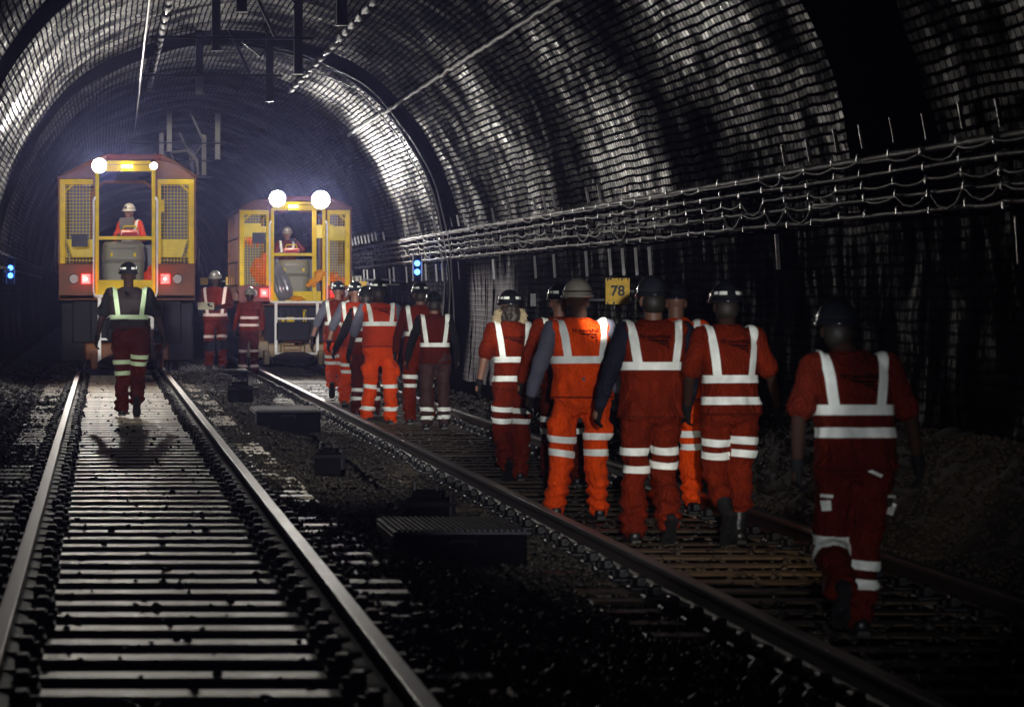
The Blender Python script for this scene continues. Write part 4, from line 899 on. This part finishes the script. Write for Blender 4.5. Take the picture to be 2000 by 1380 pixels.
    if straps:
        for sg in (-1, 1):
            zb = bands[0] if bands else 1.1; nrm = Vector((1, 0, -sg*.13)).normalized(); c = LN((sg*.112*g, 0, zb))
            me = cut(vk, [(c+nrm*.026, nrm), (c-nrm*.026, -nrm), (c+Vector((0, 0, .0)), Vector((0, 0, -1)))], None, .007); meshobj('reflective_strap', me, tape, r)
    if logo:
        bv = BVHTree.FromPolygons([v.co for v in vk.vertices], [tuple(p.vertices) for p in vk.polygons]); V = []; Fc = []
        def put(poly, nseg=10):
            """four sided patch printed onto the back"""
            (x0, z0), (x1, z1), (x2, z2), (x3, z3) = poly; base = len(V)
            for i in range(nseg+1):
                t = i/nseg
                for (xa, za), (xb, zb_) in (((x0, z0), (x1, z1)), ((x3, z3), (x2, z2))):
                    x = xa+(xb-xa)*t; zz = za+(zb_-za)*t; h = bv.ray_cast(Vector((x, -1, zz-sit)), Vector((0, 1, 0)))
                    V.append((x, (h[0].y if h[0] else -.13)-.005, zz-sit))
            for i in range(nseg): Fc.append((base+2*i, base+2*i+2, base+2*i+3, base+2*i+1))
        zc = logo if isinstance(logo, float) else 1.36
        put([(-.075, zc-.006), (.085, zc-.012), (.085, zc-.026), (-.02, zc-.022)])
        put([(-.02, zc-.024), (.088, zc-.034), (.088, zc-.046), (.03, zc-.036)]); put([(.035, zc-.040), (.09, zc-.056), (.09, zc-.075), (.068, zc-.056)], 4); put([(.03, zc-.030), (.058, zc-.046), (.052, zc-.05), (.02, zc-.034)], 4)
        me = text_mesh('NetworkRail', .040); 
        for vv in me.vertices: V.append(None)
        base = len(V)-len(me.vertices)
        for k, vv in enumerate(me.vertices):
            x, zz = vv.co.x, zc+.010+vv.co.y; h = bv.ray_cast(Vector((x, -1, zz-sit)), Vector((0, 1, 0))); V[base+k] = (x, (h[0].y if h[0] else -.13)-.005-vv.co.z*.3, zz-sit)
        Fc += [tuple(i+base for i in p.vertices) for p in me.polygons]; obj('printed_logo', V, Fc, PRINT, vo)
    bpy.data.meshes.remove(vk); bpy.data.meshes.remove(keep_tm)
    # gloves with five fingers
    for i in (0, 1):
        sg = (-1, 1)[i]; d = (Wr[i]-E[i]).normalized(); d = (d+Vector((0, .05, -.35))).normalized(); nrm = Vector((sg, -.25, 0)); nrm = (nrm-d*nrm.dot(d)).normalized(); ac = d.cross(nrm).normalized()
        if ac.y < 0: ac = -ac                       # towards the thumb side
        c = Wr[i]; q = MB(); q.cap(c-d*.015, c+d*.02, .036, .034)
        q.cap(c+d*.03-ac*.022, c+d*.085-ac*.026, .020, .017); q.cap(c+d*.03+ac*.022, c+d*.085+ac*.026, .021, .017); q.cap(c+d*.03, c+d*.09, .021, .018)
        for j, (o, L) in enumerate(((-.032, .055), (-.011, .068), (.011, .072), (.032, .062))):
            b0 = c+d*.088+ac*o; k1 = b0+(d*.8-nrm*.35).normalized()*L*.5; k2 = k1+(d*.45-nrm*.75).normalized()*L*.5; q.cap(b0, k1, .0105, .010, 8); q.cap(k1, k2, .010, .0085, 8)
        t0 = c+d*.025+ac*.032; t1 = t0+(d*.6+ac*.6-nrm*.3).normalized()*.035; t2_ = t1+(d*.9+ac*.1-nrm*.5).normalized()*.032; q.cap(t0, t1, .014, .012, 8); q.cap(t1, t2_, .012, .010, 8)
        meshobj('glove', remesh(q, .0055, 1), GLOVE, r)
    # helmet
    h = empty_part = MB(); hc = hd+Vector((0, -.005, .055)); v = []; f = []; nn, mm = 28, 10
    for j in range(mm+1):
        t = (math.pi/2)*j/mm*1.0; 
        for k in range(nn):
            ph = 2*math.pi*k/nn; rid = 1+.02*math.exp(-((math.cos(ph))/.25)**2)*math.sin(t)
            v.append(hc+Vector((.108*math.sin(t)*math.cos(ph), .132*math.sin(t)*math.sin(ph), .122*math.cos(t)*rid)))
    f = [(j*nn+k, (j+1)*nn+k, (j+1)*nn+(k+1) % nn, j*nn+(k+1) % nn) for j in range(mm) for k in range(nn)]
    base = mm*nn; o1 = len(v)
    for dz, gr in ((-.006, 1.10), (-.016, 1.11), (-.022, 1.0)):
        for k in range(nn):
            ph = 2*math.pi*k/nn; fr = max(0, math.sin(ph)); v.append(hc+Vector((.108*gr*math.cos(ph), (.132*gr+.035*fr*(gr > 1.05))*math.sin(ph), dz-.012*fr)))
    for a_, b_ in ((base, o1), (o1, o1+nn), (o1+nn, o1+2*nn)): f += [(a_+k, b_+k, b_+(k+1) % nn, a_+(k+1) % nn) for k in range(nn)]
    h.add(v, f); ho = h.build('helmet', helm, r, True)
    q = MB(); q.v = []; 
    def onh(ph, t, o=.004): return hc+Vector(((.108+o)*math.sin(t)*math.cos(ph), (.132+o)*math.sin(t)*math.sin(ph), (.122+o)*math.cos(t)))
    if stick:
        for a0, a1, t0, t1 in ((-2.35, -1.85, 1.12, 1.32), (-1.25, -.80, 1.12, 1.32), (-2.75, -2.45, 1.14, 1.30), (-.66, -.42, 1.14, 1.30)):
            pts = [onh(a0+(a1-a0)*u/4, t) for t in (t0, t1) for u in range(5)]; q = MB(); q.add(pts, [(u, u+1, u+6, u+5) for u in range(4)]); q.build('reflective_sticker', stick, ho)
    q = MB(); q.tube([onh(2*math.pi*k/24, 1.38, .006) for k in range(25)], .006, 5); q.build('lamp_strap', RUBBER, ho)
    q = MB(); c = onh(math.pi/2, 1.25, .02); q.box(c.x-.028, c.x+.028, c.y-.02, c.y+.02, c.z-.02, c.z+.022, .006); q.disc((c.x, c.y+.02, c.z), .02, .008, 12); q.build('head_torch', RUBBER if not face else GALV, ho)
    return r
# leg poses: knee out, knee y, knee z, ankle out, ankle y, ankle z, foot pitch
DOWN = (.11, .02, .50, .12, 0, .085, 0); SLIGHT = (.11, .06, .51, .12, .05, .09, 0); BACK = (.11, .02, .50, .12, -.16, .13, 35); UP = (.11, .06, .50, .12, -.30, .30, 72); FWD = (.11, .18, .52, .11, .22, .10, -10); SIDE = (.14, .03, .50, .19, 0, .085, 0)
AD = (.27, -.02, 1.15, .29, .06, .92); AOUT = (.30, -.03, 1.16, .36, .04, .93); ABK = (.26, -.10, 1.16, .29, -.13, .93)

NEARC = fabric('dark shaded orange cloth', (.11, .010, .003))  # orange darkened further, shade painted into the nearest worker's clothes
person('nearest worker at far right, shaded orange overalls, helmet bowed, left knee bent back', 1672, 16.5, 1238, 1.68, -3, ((.13, .04, .46, .15, -.30, .27, 60), (.05, .0, .47, .02, 0, .085, 0)), ((.29, -.03, 1.14, .30, .02, .90), (.30, 0, 1.14, .33, .04, .92)),
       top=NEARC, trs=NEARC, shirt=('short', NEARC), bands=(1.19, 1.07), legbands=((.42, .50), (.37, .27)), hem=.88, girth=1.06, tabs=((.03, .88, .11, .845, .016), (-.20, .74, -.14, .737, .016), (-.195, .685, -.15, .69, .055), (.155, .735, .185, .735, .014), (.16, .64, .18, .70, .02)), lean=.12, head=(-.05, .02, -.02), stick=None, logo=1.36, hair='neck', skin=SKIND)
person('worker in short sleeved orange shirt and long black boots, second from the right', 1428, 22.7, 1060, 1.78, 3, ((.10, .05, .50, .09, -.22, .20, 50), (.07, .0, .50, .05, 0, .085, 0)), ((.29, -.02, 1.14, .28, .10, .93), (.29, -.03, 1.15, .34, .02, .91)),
       shirt=('short', SHADEORANGE), bands=(1.13, .98), legbands=((.70, .61), (.71, .62)), hem=.88, long_boot=True, logo=1.38, stick=TAPE, hair='neck', skin=SKIND)
person('worker in navy sleeves under a shaded orange vest, right of the yellow 78 sign', 1272, 22.9, 1060, 1.84, 0, (DOWN, (.10, .06, .50, .08, -.18, .17, 45)), ((.28, -.03, 1.15, .33, .02, .92), (.26, 0, 1.15, .26, .10, .93)),
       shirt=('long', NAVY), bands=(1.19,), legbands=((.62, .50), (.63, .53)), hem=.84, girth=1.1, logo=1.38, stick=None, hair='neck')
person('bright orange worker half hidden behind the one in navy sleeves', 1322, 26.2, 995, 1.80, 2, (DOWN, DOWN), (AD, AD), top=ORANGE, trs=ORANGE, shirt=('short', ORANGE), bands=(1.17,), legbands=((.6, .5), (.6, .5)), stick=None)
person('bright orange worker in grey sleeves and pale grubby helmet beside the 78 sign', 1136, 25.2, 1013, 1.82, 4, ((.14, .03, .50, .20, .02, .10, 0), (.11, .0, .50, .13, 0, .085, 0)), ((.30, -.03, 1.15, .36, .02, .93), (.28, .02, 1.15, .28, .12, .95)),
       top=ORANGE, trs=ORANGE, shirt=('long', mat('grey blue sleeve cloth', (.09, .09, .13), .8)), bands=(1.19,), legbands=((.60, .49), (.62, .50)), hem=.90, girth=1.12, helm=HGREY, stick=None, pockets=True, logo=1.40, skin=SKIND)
person('worker mostly hidden behind the grey sleeved one, dark helmet with stickers', 1100, 29.5, 950, 1.80, 6, (DOWN, DOWN), (AOUT, AD), top=SHADEORANGE, trs=DEEPSHADE, shirt=('long', SHADEORANGE), bands=(1.17,), stick=TAPE)
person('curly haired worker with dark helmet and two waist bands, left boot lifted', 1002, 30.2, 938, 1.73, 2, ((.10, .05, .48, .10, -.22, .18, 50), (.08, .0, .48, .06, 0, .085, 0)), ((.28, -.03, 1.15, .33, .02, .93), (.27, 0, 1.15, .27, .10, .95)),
       shirt=('short', SHADEORANGE), bands=(1.14, .96), legbands=((.68, .57), (.66, .56)), hem=.85, girth=.92, logo=1.34, stick=TAPE, hair='curls')
person('worker in nearly black clothes with bands low on the shins', 850, 41.3, 838, 1.71, 0, (DOWN, SLIGHT), ((.30, -.03, 1.14, .36, .02, .92), AD), top=DEEPSHADE, trs=mat('almost black maroon cloth', (.035, .008, .008), .8), shirt=('long', BLACKC), bands=(1.10,), legbands=((.26, .15), (.26, .16)), hem=.86, stick=None, hair='neck')
person('worker behind and left of the nearly black clothed one, striped dark helmet', 818, 43., 828, 1.84, -3, ((.11, 0, .5, .12, 0, .085, 0), DOWN), (AD, AD), top=SHADEORANGE, trs=SHADEORANGE, shirt=('long', DEEPSHADE), bands=(1.14,), legbands=((.60, .49), (.60, .49)), stick=TAPE, hair='neck')
person('worker with bright orange trousers and rolled grey sleeves, centre of the far group', 744, 43.3, 828, 1.89, 0, ((.13, .02, .50, .17, .04, .11, 0), (.11, 0, .50, .12, 0, .085, 0)), ((.31, -.03, 1.15, .38, .0, .91), (.30, 0, 1.15, .33, .04, .91)), top=fabric('half shaded orange cloth', (.55, .045, .008)), trs=ORANGE, shirt=('rolled', mat('grey blue sleeve cloth', (.09, .09, .13), .8)),  # vest orange toned down where the torch beam misses it
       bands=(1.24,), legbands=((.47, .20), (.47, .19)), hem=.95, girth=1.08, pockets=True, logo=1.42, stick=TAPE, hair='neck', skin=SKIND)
person('worker with dark helmet and long black arm swinging, third from the left of the group', 714, 46., 812, 1.80, -8, (DOWN, DOWN), ((.31, -.06, 1.14, .42, -.05, .93), AD), top=SHADEORANGE, trs=DEEPSHADE, shirt=('long', BLACKC), bands=(1.20, 1.05), legbands=((.36, .24), (.36, .24)), stick=None, hair='neck')
person('bright orange trousered worker, second from the left of the group', 691, 49.8, 792, 1.86, -6, ((.11, .05, .5, .13, -.03, .09, 10), (.11, .12, .5, .12, .10, .10, 0)), ((.31, -.03, 1.15, .36, .0, .92), AD), top=fabric('half shaded orange cloth', (.55, .045, .008)), trs=ORANGE, shirt=('rolled', GREYC), bands=(1.17,), legbands=((.60, .50), (.20, .12)), stick=TAPE, skin=SKIN)
person('leftmost worker of the far group, pale sleeve and lifted black boot', 658, 52.5, 776, 1.84, -4, ((.10, .05, .50, .08, -.24, .2, 55), (.09, 0, .5, .09, 0, .085, 0)), ((.31, -.03, 1.15, .38, .0, .92), AD), top=SHADEORANGE, trs=ORANGE, shirt=('rolled', GREYC), bands=(1.14,), legbands=((.64, .54), (.64, .53)), stick=TAPE)
person('lone worker silhouetted on the empty left track, right boot lifted', 255, 40.6, 812, 1.88, 0, ((.10, 0, .50, .10, 0, .085, 0), (.09, .06, .50, .07, -.22, .2, 55)), ((.30, -.03, 1.16, .36, .0, .92), (.30, -.03, 1.16, .36, .0, .92)), top=mat('silhouette dark cloth', (.012, .004, .005), .8), trs=DEEPSHADE, shirt=('short', BLACKC), bands=(1.15,),  # top darkened so the backlit silhouette is in the cloth colour
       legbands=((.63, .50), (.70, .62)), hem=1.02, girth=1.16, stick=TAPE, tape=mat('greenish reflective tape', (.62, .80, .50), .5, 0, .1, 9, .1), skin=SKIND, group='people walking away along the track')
person('standing man between the trains facing the camera, arms folded on a board', 421, 61.3, 722, 1.83, 172, ((.12, .10, .50, .15, .16, .09, 0), DOWN), ((.27, .0, 1.16, .10, .22, 1.14), (.27, .02, 1.16, .12, .24, 1.16)), top=SHADEORANGE, trs=SHADEORANGE, shirt=('long', DEEPSHADE), bands=(1.0,), legbands=((.60, .42), (.60, .42)), hem=.88, helm=HGREY, stick=None, gaiters=True, skin=SKIND, group='people standing by the trains', face=True, tape=mat('pinkish reflective tape', (.85, .66, .60), .5, 0, .1, 9, .1), girth=1.12)
person('shorter man in open orange jacket standing left of the right train', 486, 64., 733, 1.70, 168, (DOWN, SLIGHT), (AD, AD), top=SHADEORANGE, trs=DEEPSHADE, shirt=('long', SHADEORANGE), bands=(1.18, 1.03), straps=False, legbands=((.50, .2), (.50, .2)), hem=.90, helm=HGREY, stick=None, skin=SKIND, group='people standing by the trains', face=True, tape=mat('pinkish reflective tape', (.85, .66, .60), .5, 0, .1, 9, .1))
person('white helmeted driver standing in the doorway of the left train looking down', 258, Y1+1.3, 560, 1.74, 150, (DOWN, DOWN), ((.30, .05, 1.16, .12, .25, 1.20), (.30, .05, 1.16, .12, .25, 1.20)), top=ORANGE, trs=ORANGE, shirt=('long', ORANGE), bands=(1.13,), legbands=((), ()), helm=HWHITE, stick=None, skin=SKIN, group='train drivers', face=True, gz_=1.19, lean=.08)
person('driver raising an arm in the doorway of the right train', 561, Y2+1.6, 590, 1.74, 176, (DOWN, DOWN), ((.34, .06, 1.30, .20, .12, 1.47), (.28, .06, 1.16, .12, .22, 1.20)), top=DEEPSHADE, trs=SHADEORANGE, shirt=('long', SHADEORANGE), bands=(1.22,), legbands=((), ()), helm=HGREY, stick=None, skin=SKIN, group='train drivers', face=True, gz_=1.02, lean=.16)
# board in the standing man's hands
q = MB(); q.box(-.15, .15, 0, .012, -.1, .1, .003, Matrix.Rotation(-.9, 3, 'X')); tag(q.build('clipboard', SIGNC, None, loc=(P(402, 600, 61.1).x, 60.98, 1.12)), 'clipboard held by the standing man between the trains', 'clipboard')
# head torches worn by the walkers throw patches of light on the people in front
spot('torch_and_bounce_light', P(1640, 640, 17.0), P(1120, 900, 25.2), 110, R(8), 1, (1, .97, .9))
spot('torch_and_bounce_light', P(1250, 600, 23.3), P(742, 760, 43.3), 900, R(4.5), .7, (1, .95, .85))
spot('torch_and_bounce_light', P(1010, 600, 30.7), P(680, 740, 50.), 520, R(5), .7, (1, .95, .85))
spot('torch_and_bounce_light', P(1430, 610, 23.1), P(1320, 950, 26.), 40, R(22), .7, (1, .93, .8))
spot('torch_and_bounce_light', P(1655, 640, 17.0), P(1560, 900, 23.5), 120, R(18), .7, (1, .9, .75))

spot('torch_and_bounce_light', P(1655, 640, 17.0), P(1420, 1080, 21.), 240, R(13), 1, (1, .72, .42))  # added warm lamp stands in for red bounce on the track bed
# ---------------------------------------------------------------- air: thin mist all down the tunnel
hm = bpy.data.materials.new('mist'); hm.use_nodes = True; hn, hl = nodes(hm); hn.clear(); ou = hn.new('ShaderNodeOutputMaterial'); pv = hn.new('ShaderNodeVolumePrincipled')
pv.inputs['Color'].default_value = (.46, .48, 1, 1); pv.inputs['Density'].default_value = .0006; pv.inputs['Anisotropy'].default_value = .88
hl.new(pv.outputs[0], ou.inputs['Volume'])
q = MB(); q.box(-9, 14, -16, 218, -3, 9); hz = q.build('haze', hm); tag(hz, kind='stuff')
